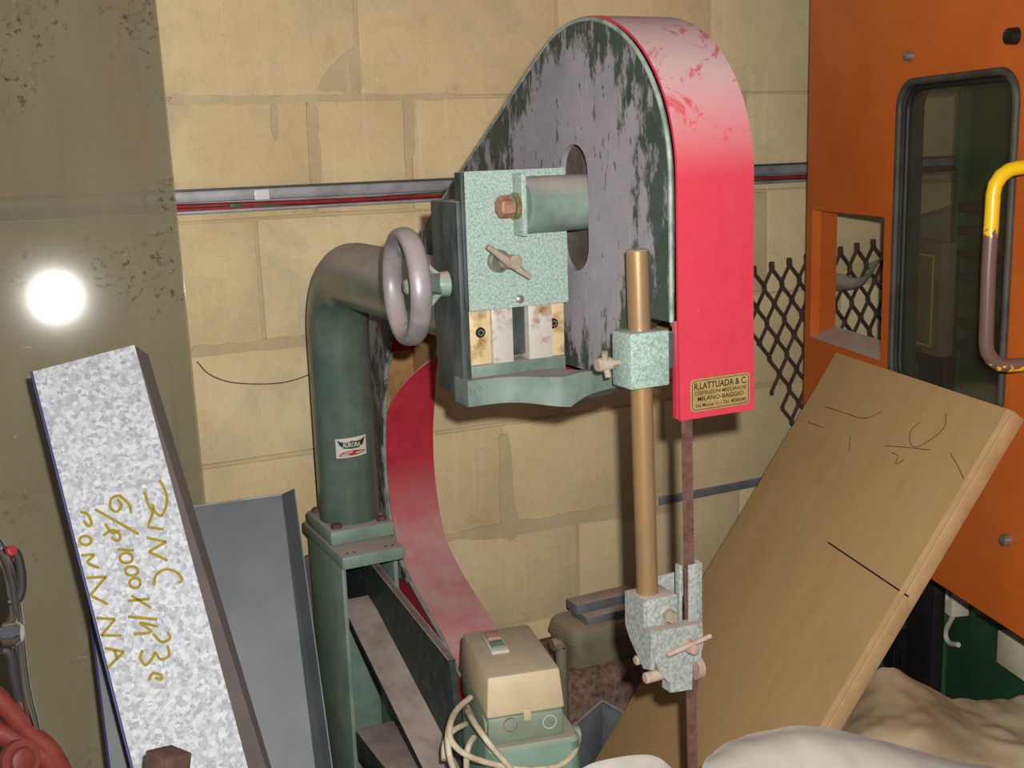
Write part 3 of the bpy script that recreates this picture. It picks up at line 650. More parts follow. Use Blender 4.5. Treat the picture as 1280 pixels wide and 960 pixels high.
# --- switch box on its pedestal, turned a little towards the operator
EA = math.radians(12); we = V((math.cos(EA), -math.sin(EA), 0)); de = V((math.sin(EA), math.cos(EA), 0)); E0 = on_y(608, 897, 1.62)
def ep(x, y, o=0): return on_p(x, y, E0 + de * o, de)
def ecoord(p): return ((p - E0).dot(we), (p - E0).dot(de), p.z)
EF = Matrix(((we.x, de.x, 0, E0.x), (we.y, de.y, 0, E0.y), (0, 0, 1, 0), (0, 0, 0, 1)))
x0, x1 = 0, ecoord(ep(707, 888))[0]; ztl = (E0.z + ep(707, 888).z) / 2; ztt = (ep(613, 847, .007).z + ep(702, 834, .007).z) / 2; zbb = (ep(613, 932).z + ep(705, 921).z) / 2
DE = ecoord(on_z(577, 791, ztt))[1] + .008
sw = thing('switch_box', 'cream and grey-green plastic motor switch box with push buttons beside the saw arm', 'switch box', EF @ V((x1 / 2, DE / 2, zbb)))
def ebox(name, lo_, hi_, mat, parent, b=.002): return box(name, lo_, hi_, mat, parent, b, frame=EF)
hexa('lid', [EF @ V(p) for p in ((x0, 0, ztl), (x1, 0, ztl), (x1, DE, ztl), (x0, DE, ztl), (x0 + .006, .007, ztt), (x1 - .006, .007, ztt), (x1 - .006, DE - .007, ztt), (x0 + .006, DE - .007, ztt))], 'cream', sw, .006)
case = ebox('lower_case', (x0 + .002, .002, zbb), (x1 - .002, DE - .002, ztl - .0008), 'box_green', sw, .007)
for px, py, c in ((638, 906, 'bolt'), (687, 902, 'white_label')):
    q = ep(px, py, .002); lathe('knockout', q, -de, [(-.0006, .0125), (.0009, .0125), (.0009, .0108), (-.0006, .0108)], c, case, 28, caps=False)
ebox('latch', (x1 / 2 - .005, -.0015, ztl - .012), (x1 / 2 + .008, .004, ztl + .010), 'cream', sw, .001)
ebox('side_label', (x0 + .0008, .012, zbb + .02), (x0 + .0022, .04, ztl - .01), 'white_label', sw, .0003)
bx = ecoord(on_z(619, 806, ztt))
bfr = ebox('button_frame', (bx[0] - .016, bx[1] - .040, ztt - .001), (bx[0] + .016, bx[1] + .040, ztt + .006), 'white_label', sw, .002)
ebox('stop_button', (bx[0] - .012, bx[1] + .004, ztt + .005), (bx[0] + .012, bx[1] + .034, ztt + .012), 'button_red', bfr, .002)
ebox('start_button', (bx[0] - .012, bx[1] - .030, ztt + .005), (bx[0] + .012, bx[1] - .001, ztt + .010), 'button_green', bfr, .002)
ped = thing('motor_pedestal', 'turquoise green pedestal with rounded corners under the switch box', 'pedestal', EF @ V((x1 / 2, .06, 0)))
bm = bmesh.new(); lp = rrect(x0 - .004, x1 + .024, -.012, DE - .01, .02)
vb = [[bm.verts.new(EF @ V((x1 / 2 + (p[0] - x1 / 2) * k, DE / 2 + (p[1] - DE / 2) * k, z))) for p in lp] for z, k in ((0, 1), (zbb - .008, 1), (zbb - .001, .95))]
for a, b in zip(vb, vb[1:]):
    for i in range(len(lp)): bm.faces.new((a[i], a[(i + 1) % len(lp)], b[(i + 1) % len(lp)], b[i]))
bm.faces.new(vb[0]); bm.faces.new(vb[2]); fin('housing', bm, 'ped_green', ped, angle=40)
cyl('side_knob', EF @ V((x1 + .022, .06, zbb - .035)), EF @ V((x1 + .042, .06, zbb - .035)), .016, 'trim', ped)
def cab(name, pts, label, r=.0052):
    o = tube(name, spline([on_p(x, y, E0 + de * o_, de) for x, y, o_ in pts], 8), r, 'cable', None, 10); tag(o, label, 'cable', 'ivory cables by the switch box'); return o
cab('power_cable', [(588, 872, .07), (572, 886, .03), (563, 905, -.01), (564, 925, -.03), (582, 943, -.035), (620, 956, -.035), (665, 962, -.035), (700, 956, -.03), (718, 940, -.01), (723, 920, .03)], 'ivory cable looping from the box round the front of the turquoise pedestal')
cab('power_cable', [(583, 876, .07), (567, 893, .02), (560, 918, -.02), (562, 945, -.04), (572, 975, -.045)], 'outermost ivory cable hanging in a bow left of the switch box')
cab('power_cable', [(585, 890, .05), (594, 905, .0), (612, 930, -.03), (636, 958, -.045), (648, 975, -.05)], 'straight ivory cable running diagonally down across the pedestal corner')
cab('power_cable', [(592, 922, .0), (586, 932, -.02), (583, 950, -.03), (584, 975, -.03)], 'short upright ivory cable between the bow and the pedestal')
cab('power_cable', [(555, 950, .02), (556, 930, .04), (566, 914, .05), (582, 905, .08)], 'short ivory cable end dipping behind the bowed cable at lower left')

# =================================================================== LEFT: LEANING SHEETS
nS = -(ray(70, 372) + (on_y(70, 372, 2.45) - lo.location).normalized()).normalized()       # clear sheet leans on the wall
pS = V((-.6, YW - .015, 2.18)); uS = V((0, 0, 1)).cross(nS).normalized(); vS = nS.cross(uS).normalized()
if uS.x < 0: uS = -uS
eT, eB = on_p(195, 0, pS, nS), on_p(257, 625, pS, nS); ed = (eB - eT).normalized()
top = eT - ed * .30; bot = eT + ed * ((top.z - .004) / -ed.z - .30) if ed.z else eB
bot = eT + ed * ((eT.z - .005) / -ed.z)
side = ed.cross(nS).normalized(); side = side if side.x < 0 else -side
side = (uS * -1)
c0 = [top, bot, bot + V((-1.0 * uS.x, -1.0 * uS.y, -1.0 * uS.z)), top - uS * 1.0]
ps = hexa('clear_sheet', [*c0, *[p - nS * .004 for p in c0]], 'plexi', None, 0)
tag(ps, 'tall smoky see-through plastic sheet leaning on the wall at far left', 'plastic sheet')
# galvanised folded channel with yellow writing
nG = -ray(170, 690); nG = (nG + V((0, 0, .10))).normalized(); pG = at_d(170, 690, 1.92)
gA, gB = on_p(39, 465, pG, nG), on_p(168, 431, pG, nG); gdl = (on_p(165, 960, pG, nG) - gA).normalized(); gdr = (on_p(310, 960, pG, nG) - gB).normalized()
gD, gC = gA + gdl * (gA.z / -gdl.z - .005), gB + gdr * (gB.z / -gdr.z - .005)
gx = thing('galvanised_channel', 'bright spangled galvanised sheet channel with yellow handwriting, leaning in front', 'metal sheet', (gC + gD) / 2)
th = .0022; back = -nG
hexa('front_face', [gA, gB, gC, gD, *[p + back * th for p in (gA, gB, gC, gD)]], 'galv', gx, 0)
gs = (gB - gA).normalized()
rb = [gB + back * .085 + gs * .022, gC + back * .085 + gs * .055]
hexa('right_side', [gB + back * th, gC + back * th, rb[1], rb[0], *[p - gs * th for p in (gB + back * th, gC + back * th, rb[1], rb[0])]], 'grey_side', gx, 0)
lb2 = [gA + back * .07 + gs * .012, gD + back * .07 + gs * .012]
hexa('left_side', [gA + back * th, gD + back * th, lb2[1], lb2[0], *[p + gs * th for p in (gA + back * th, gD + back * th, lb2[1], lb2[0])]], 'grey_side', gx, 0)
tube('left_edge_line', [gA, gA.lerp(gD, .5), gD], .0022, 'blue_edge', gx, 6)  # thin dark blue tube down the left edge of the channel
zz = lambda x, y: on_p(100 + x / 3.2, 560 + y / 3.2, pG, nG)
def oval(cx, cy, rx, ry): return [(cx + rx * math.cos(k * .7), cy + ry * math.sin(k * .7)) for k in range(10)]
wr = [[(318, 128), (344, 180), (346, 225), (326, 270), (300, 255), (290, 225)], [(258, 175), (275, 230), (290, 258), (272, 310)], [(270, 316), (335, 326)],
      [(268, 360), (345, 375)], [(345, 375), (275, 415)], [(275, 415), (350, 450)], [(295, 550), (305, 508), (345, 485), (390, 500), (408, 528), (394, 540)],
      [(165, 190), (130, 198), (120, 235), (145, 255), (166, 230), (150, 205)], [(160, 192), (196, 225), (205, 262)], [(60, 245), (235, 345)], [(100, 302), (128, 340), (160, 330)],
      [(92, 352), (130, 328), (160, 348), (150, 372), (125, 358)], [(150, 405), (215, 410)], oval(185, 440, 26, 20), oval(207, 492, 26, 18), oval(220, 540, 22, 20),
      [(190, 612), (280, 603)], [(205, 590), (285, 640)], [(192, 675), (310, 686)], [(215, 745), (285, 735), (240, 700), (312, 714)],
      [(350, 735), (360, 762), (325, 775), (292, 742)], [(350, 790), (356, 830), (322, 845), (300, 818), (290, 840), (262, 868), (242, 840), (250, 808)], [(275, 930), (290, 902), (322, 908), (325, 925), (300, 918)],
      [(0, 255), (30, 265), (46, 300), (34, 312), (14, 290)], oval(22, 370, 24, 18), [(5, 430), (55, 428), (30, 458), (76, 480)], [(25, 520), (105, 515)], [(105, 515), (40, 590)], [(45, 592), (112, 625)],
      [(65, 680), (140, 685)], [(140, 685), (85, 750)], [(85, 750), (166, 750)], [(110, 880), (176, 815)], [(176, 815), (98, 800)], [(138, 808), (150, 848)]]
strokes('marker_writing', wr, zz, .0044, nG, 'marker', gx)
# wide dull grey sheet behind it
nH = -ray(260, 800); nH = (nH + V((0, 0, .12))).normalized(); pH = at_d(260, 800, 2.14)
hA, hB = on_p(98, 652, pH, nH), on_p(352, 618, pH, nH); hdl = (on_p(137, 960, pH, nH) - hA).normalized(); hdr = (on_p(394, 960, pH, nH) - hB).normalized()
hD, hC = hA + hdl * (hA.z / -hdl.z - .005), hB + hdr * (hB.z / -hdr.z - .005)
hx = thing('grey_metal_tray', 'wide dull grey folded metal sheet standing behind the galvanised channel', 'metal sheet', (hC + hD) / 2)
hexa('face', [hA, hB, hC, hD, *[p - nH * .002 for p in (hA, hB, hC, hD)]], 'grey_sheet', hx, 0)
hs = (hB - hA).normalized()
lip = [hB + nH * .035 + hs * .02, hC + nH * .035 + hs * .03]
hexa('folded_lip', [hB, hC, lip[1], lip[0], *[p + hs * .002 for p in (hB, hC, lip[1], lip[0])]], 'grey_sheet', hx, 0)
tube('top_edge_highlight', [hA, hA.lerp(hB, .5), hB], .0018, 'trunk', hx, 6)  # much lighter grey than the face: a highlight painted along the top edge
tube('left_edge_line', [hA, hA.lerp(hD, .5), hD], .002, 'blue_edge', hx, 6)  # same dark blue line, down the left edge of the tray
# disc and batten behind the column
q = on_y(398, 735, 2.55); tag(lathe('grinding_disc', (q.x, 2.53, q.z - .03), (0, 1, .05), [(0, .02), (0, .125), (.012, .125), (.012, .02)], 'disc', None, 36), 'dark grey round disc leaning on the wall behind the saw leg', 'disc')
q = on_y(403, 760, 2.53); tag(box('batten', (q.x - .012, 2.505, 0), (q.x + .014, 2.525, q.z + .09), 'tan_wood', None, .002), 'thin tan wooden batten upright beside the saw leg', 'batten')
q = on_y(210, 950, 1.50); fr = Matrix.Translation(q) @ Matrix.Rotation(.5, 4, 'Z') @ Matrix.Rotation(.25, 4, 'Y')
tag(box('rusty_bar', (-.022, -.022, -.80), (.022, .022, .012), 'rust', None, .003, frame=fr), 'rusty brown square steel bar end in front of the galvanised channel', 'bar')
# red machine at the left border
rm = thing('red_machine', 'red painted machine with black grips at the bottom left border', 'machine', on_y(20, 940, 1.45) * 1)
Yr = 1.45
def L(pts, n=6): return spline([on_y(x, y, Yr) for x, y in pts], n)
tube('frame_rod', L([(-20, 660), (8, 700), (20, 760), (30, 850), (42, 905), (52, 960), (60, 1010)]), .007, 'chrome', rm, 10)
tube('black_grip', L([(8, 688), (20, 692), (26, 712), (27, 735), (22, 750), (10, 752)]), .0055, 'black', rm, 10)
tube('black_grip', L([(2, 812), (12, 818), (17, 845), (24, 875)]), .007, 'black', rm, 10)
q = on_y(24, 788, Yr - .02); lathe('chrome_knob', q + V((-.03, 0, 0)), (1, -.3, 0), [(0, .008), (.012, .009), (.014, .014), (.028, .015), (.034, .010)], 'chrome', rm, 20)
q = on_y(12, 690, Yr - .01); cyl('red_button', q, q + V((.004, -.006, .003)), .006, 'wire_red', rm)
tube('red_tube', L([(-30, 850), (5, 880), (35, 915), (60, 935), (78, 965), (85, 1000)]), .012, 'red_machine', rm, 16)
tube('red_tube', L([(-30, 905), (20, 925), (60, 950), (75, 985)]), .014, 'red_machine', rm, 16)
q = on_y(22, 950, Yr - .04); lathe('hub', q, (.5, -1, .3), [(0, .024), (.010, .024), (.010, .016), (.016, .014), (.018, .008)], 'red_machine', rm, 24)

# =================================================================== RIGHT: ORANGE MACHINE DOOR
hd = math.radians(15.6); dP = V((-math.sin(hd), -math.cos(hd), 0)); nP = V((math.cos(hd), -math.sin(hd), 0))    # along the door towards the viewer; inward
P0 = on_y(1008, 300, 2.36); P0.z = 0
def dp(x, y): r = on_p(x, y, P0, nP) - P0; return (r.dot(dP), r.z)
door = thing('machine_door', 'orange enamelled machine door with rounded window and square opening at right', 'machine door', P0 + dP * .5)
TD = .085
o1 = [dp(1015, 260), dp(1103, 274), dp(1103, 452), dp(1013, 421)]
oz1 = (o1[0][1] + o1[1][1]) / 2; oz0 = (o1[2][1] + o1[3][1]) / 2; os0 = (o1[0][0] + o1[3][0]) / 2; os1 = (o1[1][0] + o1[2][0]) / 2
w1_ = dp(1121, 300)[0]; w2_ = dp(1264, 300)[0]; wz1 = (dp(1175, 98)[1] + dp(1220, 93)[1]) / 2; wz0 = dp(1255, 520)[1] - .02
zb = (dp(1180, 722)[1] + dp(1262, 800)[1]) / 2
plate('door_panel', [[(0, zb), (1.25, zb), (1.25, 2.15), (0, 2.15)], [(os0, oz0), (os1, oz0), (os1, oz1), (os0, oz1)], rrect(w1_, w2_, wz0, wz1, .055, 8)], P0, dP, V((0, 0, 1)), nP, .025, 'orange', door)
gk = [P0 + dP * p[0] + V((0, 0, p[1])) - nP * .004 for p in rrect(w1_, w2_, wz0, wz1, .055, 8)]
tube('window_gasket', gk, .008, 'gasket', door, 8, True)
plate('window_lining', [rrect(w1_ - .001, w2_ + .001, wz0 - .001, wz1 + .001, .056, 8), rrect(w1_ + .006, w2_ - .006, wz0 + .006, wz1 - .006, .05, 8)], P0 + nP * .002, dP, V((0, 0, 1)), nP, .05, 'gasket', door)
def inn(x, y): r = on_p(x, y, P0 + nP * TD, nP) - P0; return r.dot(dP), r.z
is0, iz1 = inn(1047, 267); iz0 = inn(1045, 408)[1]; is1 = os1 - .03
FC = [(os0, oz0), (os1, oz0), (os1, oz1), (os0, oz1)]; IC = [(is0, iz0), (is1, iz0), (is1, iz1), (is0, iz1)]
def D3(p, d): return P0 + dP * p[0] + nP * d + V((0, 0, p[1]))
for i, nm in enumerate(('opening_sill', 'opening_jamb', 'opening_head', 'opening_jamb')):
    j = (i + 1) % 4; a, b, c, d = D3(FC[i], .002), D3(FC[j], .002), D3(IC[j], TD), D3(IC[i], TD); t = V(((0, -1), (1, 0), (0, 1), (-1, 0))[i]) * .003; t3 = dP * t.x + V((0, 0, t.y))
    hexa(nm, [a, b, c, d, a + t3, b + t3, c + t3, d + t3], 'orange', door, 0)
gk2 = [P0 + dP * p[0] + V((0, 0, p[1])) + nP * .010 for p in rrect(w1_ + .012, w2_ - .012, wz0 + .012, wz1 - .012, .048, 8)]
tube('window_inner_gasket', gk2, .007, 'black', door, 8, True)
plate('window_pane', [rrect(w1_, w2_, wz0, wz1, .055, 8)], P0 + nP * .012, dP, V((0, 0, 1)), nP, .004, 'glass', door)
for x, y, r in ((1138, 70, .011), (1260, 675, .012), (1270, 45, .016)):
    s, z = dp(x, y); p = P0 + dP * s + V((0, 0, z)); lathe('door_bolt', p, -nP, [(0, r), (r * 1.1, r * .9), (r * 1.3, r * .5)], 'dark_steel' if r > .015 else 'steel', door, 12)
# yellow pull handle
s_ = dp(1318, 330)[0]; base = P0 + dP * s_; 
vh = V((base.x, base.y, 0)).normalized(); za, zc = on_p(1285, 207, base, vh).z, on_p(1285, 452, base, vh).z; M['yellow'] = ywear(za * .32 + zc * .68, (za - zc) * .36)
def hp(o, z): return base - nP * o + V((0, 0, z))
OFF = .126
hpts = [hp(-.002, za), hp(.04, za), hp(OFF - .045, za - .002)] + [hp(OFF - .045 + .045 * math.sin(t), za - .045 + .043 * math.cos(t)) for t in (.4, .8, 1.2, 1.57)]
hpts += [hp(OFF + .002, za * .5 + zc * .5)] + [hp(OFF - .045 + .045 * math.cos(t), zc + .045 - .045 * math.sin(t)) for t in (0, .4, .8, 1.2, 1.57)] + [hp(.04, zc), hp(-.002, zc)]
tube('pull_handle', hpts, .0125, 'yellow', door, 14, label='worn yellow tubular pull handle')
# green machine cabinet behind the door
gm = thing('green_cabinet', 'dark green machine cabinet behind the orange door', 'machine', P0 + dP * .7 + nP * .5)
A0 = P0 + nP * .30; e = on_p(1184, 800, A0, nP); sA = (e - A0).dot(dP); FR = Matrix((( -dP.x, nP.x, 0, 0), (-dP.y, nP.y, 0, 0), (0, 0, 1, 0), (0, 0, 0, 1)))
def cabbox(name, s0, s1, d0, d1, z0, z1, mat, parent, b=.004):
    c = [A0 + dP * s + nP * d + V((0, 0, z)) for z in (z0, z1) for (s, d) in ((s0, d0), (s1, d0), (s1, d1), (s0, d1))]
    for p in c: p.z = p.z
    return hexa(name, c, mat, parent, b)
A0.z = 0
cabbox('body', sA, sA + 1.1, 0, .7, 0, 2.1, 'machine_green', gm)
cabbox('corner_post', sA - .012, sA + .006, -.03, .0, 0, 2.1, 'machine_green', gm)
cabbox('side_ledge', sA - .40, sA - .014, -.055, .3, .02, on_p(1140, 830, A0 - nP * .02, nP).z - .121, 'machine_green', gm)
for k in range(7):
    zt_ = 1.34 - .055 * k; s0 = (on_p(1215, 380, A0, nP) - A0).dot(dP)
    cabbox('terminal_strip', s0, s0 + .26, -.05, -.002, zt_ - .02, zt_, 'black', gm, .003)
# pale boxes on the cabinet
def pbox(name, pxs, out, label, s=None):
    a_, b_ = on_p(*pxs[0], A0, nP), on_p(*pxs[1], A0, nP); s0, s1 = (a_ - A0).dot(dP), (b_ - A0).dot(dP)
    o = cabbox(name, s0, s1, -out, -.001, b_.z, a_.z, 'white_metal', None, .003); tag(o, label, 'box'); return o, s0, s1, b_.z, a_.z
o, s0, s1, z0, z1 = pbox('socket_box', ((1190, 704), (1212, 770)), .05, 'pale grey socket box on the green cabinet below the door')
ctr = A0 + dP * (s0 + s1) / 2 - nP * .05 + V((0, 0, z0 * .55 + z1 * .45)); lathe('socket_face', ctr, -nP, [(0, .022), (.004, .021), (.004, .016), (.001, .015)], 'grey_plastic', o, 20)
pbox('junction_box', ((1266, 785), (1300, 850)), .04, 'pale box at the right border under the door corner')
tag(tube('lead', spline([on_p(x, y, A0 - nP * .03, nP) for x, y in ((1190, 772), (1182, 790), (1186, 803), (1198, 806))], 5), .007, 'white_metal', None, 8), 'short pale cable below the socket box', 'cable')
# black crate on the ledge
ck = on_p(1140, 830, A0 - nP * .02, nP); sc_ = min((ck - A0).dot(dP), sA - .165)
cr = thing('black_crate', 'black plastic crate in the gap under the orange door', 'crate', ck)
cabbox('crate_body', sc_ - .06, sc_ + .13, -.05, .13, ck.z - .12, ck.z + .05, 'black', cr, .006)
for k in range(5): cabbox('crate_rib', sc_ - .055 + .042 * k, sc_ - .045 + .042 * k, -.056, -.05, ck.z - .11, ck.z + .04, 'dark_steel', cr, .001)
cabbox('crate_rim', sc_ - .068, sc_ + .138, -.058, .138, ck.z + .045, ck.z + .058, 'black', cr, .003)
# panel with a yellow line seen through the window
A1 = P0 + nP * .16; A1.z = 0
yp = [on_p(x, y, A1, nP) for x, y in ((1130, 312), (1168, 318), (1166, 440), (1132, 425))]; ys0, ys1 = (yp[0] - A1).dot(dP), (yp[1] - A1).dot(dP); yz1, yz0 = yp[0].z - .003, yp[3].z
cp = thing('control_panel', 'grey panel outlined in yellow behind the door window', 'panel', A1 + dP * ys0)
def A1box(name, s0, s1, d0, d1, z0, z1, mat, parent, b=.001):
    c = [A1 + dP * s + nP * d + V((0, 0, z)) for z in (z0, z1) for (s, d) in ((s0, d0), (s1, d0), (s1, d1), (s0, d1))]; return hexa(name, c, mat, parent, b)
A1box('panel_body', ys0 - .02, ys1 + .03, 0, .04, yz0 - .02, yz1 + .03, 'tin', cp, .004)
A1box('stand', ys0 + .01, ys1 - .01, .042, .075, .0, yz1, 'black', cp, .003)
for a in ((ys0, ys1, yz1 - .004, yz1), (ys0, ys1, yz0, yz0 + .004), (ys0, ys0 + .004, yz0, yz1), (ys1 - .004, ys1, yz0, yz1)): A1box('yellow_line', a[0], a[1], -.0015, .001, a[2], a[3], 'yellow_line', cp, 0)
# grey plastic wrap draped over the mesh edge
def drape(name, rowsp, mat, label, cat, amp=.01, nsub=10, th=.002, seed=0, fq=7):
    """rowsp: rows of 3D points, smoothed both ways into a rumpled cloth"""
    rr = [spline(r, nsub) for r in rowsp]; colsn = len(rr[0]); grid = [spline([r[i] for r in rr], nsub) for i in range(colsn)]
    bm = bmesh.new(); gv = []
    for c in grid:
        gv.append([bm.verts.new(p + V((0, .3, 1)) * amp * (mnoise.noise(p * fq + V((seed, 0, 0))) + .9 * abs(mnoise.noise(p * fq * 1.9 + V((0, seed, 3))))) ) for p in c])
    for a, b in zip(gv, gv[1:]):
        for i in range(len(a) - 1): bm.faces.new((a[i], a[i + 1], b[i + 1], b[i]))
    bmesh.ops.solidify(bm, geom=bm.faces[:], thickness=th)
    o = fin(name, bm, mat, None, angle=70); tag(o, label, cat); return o
YM = 2.47
m0, m1 = on_y(1040, 338, YM - .03), on_y(1112, 290, YM - .03); md = on_y(1075, 338, YM - .03)
drape('plastic_wrap', [[m0 + V((-.03, -.01, -.0)), md + V((0, -.03, -.01)), m1 + V((.04, -.02, .02)), m1 + V((.45, -.05, .12))], [m0 + V((-.03, .02, -.035)), md + V((0, .0, -.045)), m1 + V((.04, .01, -.075)), m1 + V((.45, -.02, -.2))], [m0 + V((-.02, .05, -.045)), md + V((0, .04, -.06)), m1 + V((.04, .05, -.09)), m1 + V((.45, .05, -.35))]], 'grey_plastic', 'grey plastic wrap hung over the expanded mesh seen through the opening', 'plastic wrap', .012, 6)
# expanded metal panel
ml, mt = on_y(943, 330, YM), on_y(990, 325, YM)
mx = thing('expanded_mesh', 'brown expanded metal mesh panel standing between the saw and the orange door', 'mesh panel', (ml.x + .3, YM, 0))
WD, HD = .030, .098; mr = Matrix.Translation(V((ml.x, YM, mt.z - .022))) @ Matrix.Rotation(math.radians(-6), 4, 'Y')
for k in range(26):
    x = WD * (k - .5); sgn = 1 if k % 2 == 0 else -1; n = 18 if k > 3 else (5, 6, 8, 10)[k]; pts = []
    for j in range(n):
        z = -j * HD / 2; off = sgn * WD / 2 * .96 * (1 if j % 2 == 0 else -1)
        pts += [V((x + off, .002 * sgn, z + (.016 if j == 0 else .005))), V((x + off, .002 * sgn, z - .005))]
    bm = bmesh.new(); prev = None
    for i, p in enumerate(pts):
        r = [bm.verts.new(mr @ (p + V((a * .0026, b * .005, 0)))) for a, b in ((-1, -1), (1, -1), (1, 1), (-1, 1))]
        if prev:
            for q in range(4): bm.faces.new((prev[q], prev[(q + 1) % 4], r[(q + 1) % 4], r[q]))
        else: bm.faces.new(r)
        prev = r
    bm.faces.new(prev); fin('strand', bm, 'mesh', mx)

# =================================================================== PLANK
k_ = .832; d1 = 2.48
def dep(x, y, d): return EYE + (RIGHT * ((x - 640) / F) + DOWN * ((y - 480) / F) + FWD) * d
TL, TR = dep(1045, 440, d1), dep(1266, 513, d1 * k_)
Ld = (RIGHT * -.512 + DOWN * .859).normalized(); Td = (TR - TL); wd = Td.length; Td.normalize(); Ld = (Ld - Td * Ld.dot(Td)).normalized()
nB = Td.cross(Ld).normalized(); nB = nB if nB.dot(EYE - TL) > 0 else -nB
Lb = (TL.z - .03) / -Ld.z; thk = .034
BF = Matrix((( -Ld.x, Td.x, nB.x, TL.x), (-Ld.y, Td.y, nB.y, TL.y), (-Ld.z, Td.z, nB.z, TL.z), (0, 0, 0, 1)))
pk = thing('wooden_board', 'wide brown wooden board with pencil marks leaning against the orange door', 'board', TL + Ld * Lb + Td * wd / 2)
def bbox(name, l0, l1, t0, t1, n0, n1, mat, b=.002):
    bm = bmesh.new(); bmesh.ops.create_cube(bm, size=1)
    for v in bm.verts: v.co = V((-(l0 if v.co.x > 0 else l1), t0 if v.co.y < 0 else t1, n0 if v.co.z < 0 else n1))
    bevel(bm, b); o = fin(name, bm, mat, None, angle=35); o.matrix_world = BF; o.parent = pk; o.matrix_parent_inverse = pk.matrix_world.inverted(); return o
bbox('board_core', 0, Lb, 0, wd - .001, -thk, 0, 'board')
bbox('edge_band', 0.001, Lb, wd, wd + .004, -thk, .0, 'board_edge', .001)
bbox('edge_facing', 0.001, Lb, wd - .012, wd, .0002, .0008, 'board_edge', 0)
bpn = lambda x, y: on_p(x, y, TL, nB)
strokes('pencil_line', [[(1035, 678), (1090, 715), (1136, 746)]], bpn, .0032, nB, 'ink', pk)
e8 = lambda x, y: bpn(860 + x / 2, 480 + y / 2)
strokes('pencil_scribble', [[(345, 57), (390, 72), (440, 86), (485, 70)], [(492, 155), (540, 158), (605, 165)], [(580, 95), (556, 120), (560, 155), (590, 150), (640, 110), (645, 75)], [(510, 172), (525, 180), (520, 200), (540, 190)], [(655, 172), (672, 200), (690, 238)], [(300, 95), (340, 110)], [(405, 130), (404, 165)]], e8, .0013, nB, 'ink', pk)

# =================================================================== BOTTOM: BOXES, TARPS
Yb = 2.33
bt = on_y(740, 838, Yb).z
cs = on_y(690, 838, Yb).x; ce = on_y(860, 838, Yb).x
bale = box('sacking_bale', (cs - .1, Yb - .02, 0), (ce + .35, YW - .02, bt), 'carpet', None, .02); tag(bale, 'brown fibrous bale against the wall under the olive tin', 'bale')
tn = thing('tin_box', 'olive green tin box with rounded lid on the brown bale', 'tin box', (cs + .1, Yb + .1, bt))
t0, t1 = on_y(718, 836, Yb + .02), on_y(812, 822, Yb + .02); tz = on_y(722, 806, Yb + .02).z
def rbox(name, x0, x1, y0, y1, z0, z1, r, mat, parent, taper=0):
    bm = bmesh.new(); lp = rrect(x0, x1, y0, y1, r, 5); cx, cy = (x0 + x1) / 2, (y0 + y1) / 2
    rg = [[bm.verts.new((cx + (p[0] - cx) * s, cy + (p[1] - cy) * s, z)) for p in lp] for z, s in ((z0, 1), (z1 - .006, 1 - taper * .7), (z1, 1 - taper - .03))]
    for a, b in zip(rg, rg[1:]):
        for i in range(len(lp)): bm.faces.new((a[i], a[(i + 1) % len(lp)], b[(i + 1) % len(lp)], b[i]))
    bm.faces.new(rg[0]); bm.faces.new(rg[-1]); return fin(name, bm, mat, parent, angle=40)
rbox('tin_body', t0.x, t1.x, Yb + .02, Yb + .16, bt + .001, tz, .03, 'tin', tn)
rbox('tin_lid', t0.x - .006, t1.x + .006, Yb + .014, Yb + .166, tz - .004, tz + .03, .032, 'tin', tn, .10)
q0, q1 = on_y(733, 782, Yb + .05), on_y(800, 772, Yb + .05); zl = tz + .03
bb = thing('steel_block', 'blue-grey steel block lying on the olive tin box', 'block', (q0.x + .05, Yb + .1, zl))
box('block_body', (q0.x, Yb + .045, zl + .0005), (q1.x + .01, Yb + .13, zl + .022), 'blue_grey', bb, .003)
box('block_top', (q0.x - .012, Yb + .075, zl + .022), (q1.x + .01, Yb + .13, zl + .048), 'blue_grey', bb, .003)
lid = on_y(712, 905, 2.0)
hx2 = thing('steel_hopper', 'blue-grey folded steel tray on the floor beside the switch box', 'tray', (lid.x + .1, 2.1, 0))
h1 = [on_y(700, 895, 2.02), on_y(752, 876, 2.12), on_y(790, 900, 2.02)]
zh = h1[1].z
for a, b in ((0, 1), (1, 2)):
    p, q = V((h1[a].x, h1[a].y, zh)), V((h1[b].x, h1[b].y, zh)); t = V((0, .006, 0))
    hexa('tray_wall', [V((p.x, p.y, .02)), V((q.x, q.y, .02)), V((q.x, q.y, .02)) + t, V((p.x, p.y, .02)) + t, p, q, q + t, p + t], 'blue_grey', hx2, .001)
tube('tray_rim', [V((p.x, p.y, zh)) for p in h1], .005, 'trunk', hx2, 8)
# pipe elbow beside the switch box
q = on_y(692, 812, 2.2); tag(tube('pipe_elbow', spline([V((q.x - .004, 2.2, q.z + .012)), V((q.x + .006, 2.2, q.z + .012)), V((q.x + .018, 2.2, q.z + .002)), V((q.x + .020, 2.2, q.z - .03)), V((q.x + .020, 2.2, 0))], 6), .014, 'tin', None, 14), 'brown bent pipe end behind the switch box', 'pipe')
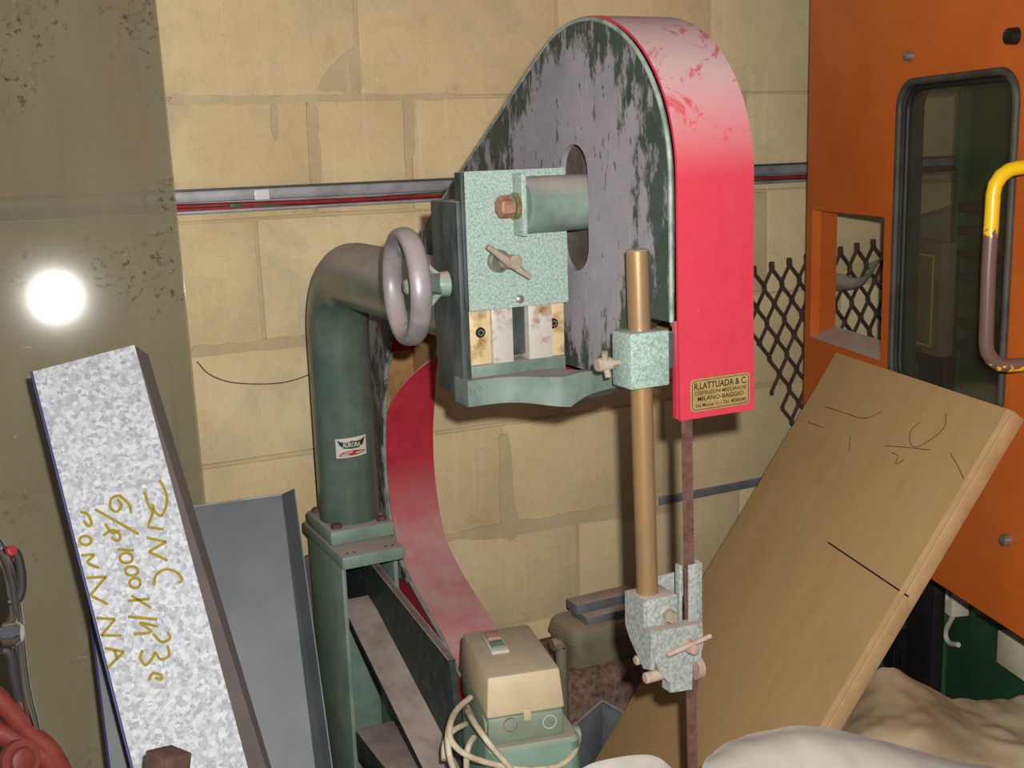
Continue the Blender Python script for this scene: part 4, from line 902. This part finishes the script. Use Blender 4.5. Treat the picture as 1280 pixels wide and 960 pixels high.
# tarps
def yy(pts): return [on_y(x, y, Y) for x, y, Y in pts]
drape('plastic_tarp', [yy([(1046, 900, 1.60), (1075, 862, 1.60), (1104, 836, 1.58), (1140, 852, 1.56), (1190, 872, 1.54), (1240, 876, 1.52), (1300, 872, 1.5), (1380, 870, 1.48)]),
      yy([(1040, 925, 1.54), (1075, 900, 1.50), (1115, 878, 1.50), (1160, 890, 1.46), (1210, 905, 1.45), (1260, 912, 1.42), (1310, 905, 1.42), (1400, 905, 1.40)]),
      yy([(1035, 965, 1.46), (1070, 945, 1.42), (1110, 925, 1.40), (1160, 930, 1.38), (1215, 948, 1.36), (1270, 950, 1.34), (1330, 950, 1.32), (1420, 950, 1.30)]),
      yy([(1030, 1030, 1.40), (1060, 1010, 1.36), (1105, 1000, 1.34), (1160, 1010, 1.32), (1215, 1015, 1.30), (1270, 1020, 1.28), (1330, 1020, 1.26), (1420, 1020, 1.24)])],
      'plastic', 'crumpled brown translucent plastic tarp heaped below the board', 'tarp', .016, 8, seed=3, fq=8)
drape('dusty_cloth', [yy([(878, 962, 1.22), (890, 945, 1.25), (930, 921, 1.27), (1000, 908, 1.28), (1060, 918, 1.26), (1130, 935, 1.24), (1200, 950, 1.22), (1280, 968, 1.2), (1360, 985, 1.18)]),
      yy([(880, 985, 1.18), (895, 965, 1.20), (935, 945, 1.21), (1005, 932, 1.22), (1065, 942, 1.2), (1135, 958, 1.18), (1205, 972, 1.16), (1285, 990, 1.14), (1365, 1005, 1.12)]),
      yy([(880, 1060, 1.10), (900, 1050, 1.10), (945, 1040, 1.10), (1010, 1035, 1.10), (1070, 1040, 1.08), (1140, 1050, 1.07), (1210, 1060, 1.05), (1290, 1075, 1.03), (1370, 1090, 1.0)])],
      'paper', 'whitish dusty sheet covering the saw table right of the blade', 'sheet', .006, 6, seed=9)
drape('dusty_cloth', [yy([(700, 985, 1.22), (730, 960, 1.24), (765, 949, 1.25), (805, 944, 1.25), (828, 950, 1.24), (850, 972, 1.22)]), yy([(700, 1010, 1.18), (730, 990, 1.19), (765, 980, 1.20), (805, 976, 1.20), (830, 982, 1.19), (852, 1000, 1.18)]),
      yy([(700, 1060, 1.08), (730, 1050, 1.08), (765, 1045, 1.08), (805, 1045, 1.08), (830, 1050, 1.08), (852, 1060, 1.08)])],
      'paper', 'small whitish rounded sheet edge left of the blade', 'sheet', .003, 6, seed=5)
box('table_support', (.93, .80, .02), (1.35, 1.12, .50), 'base', saw, .01)
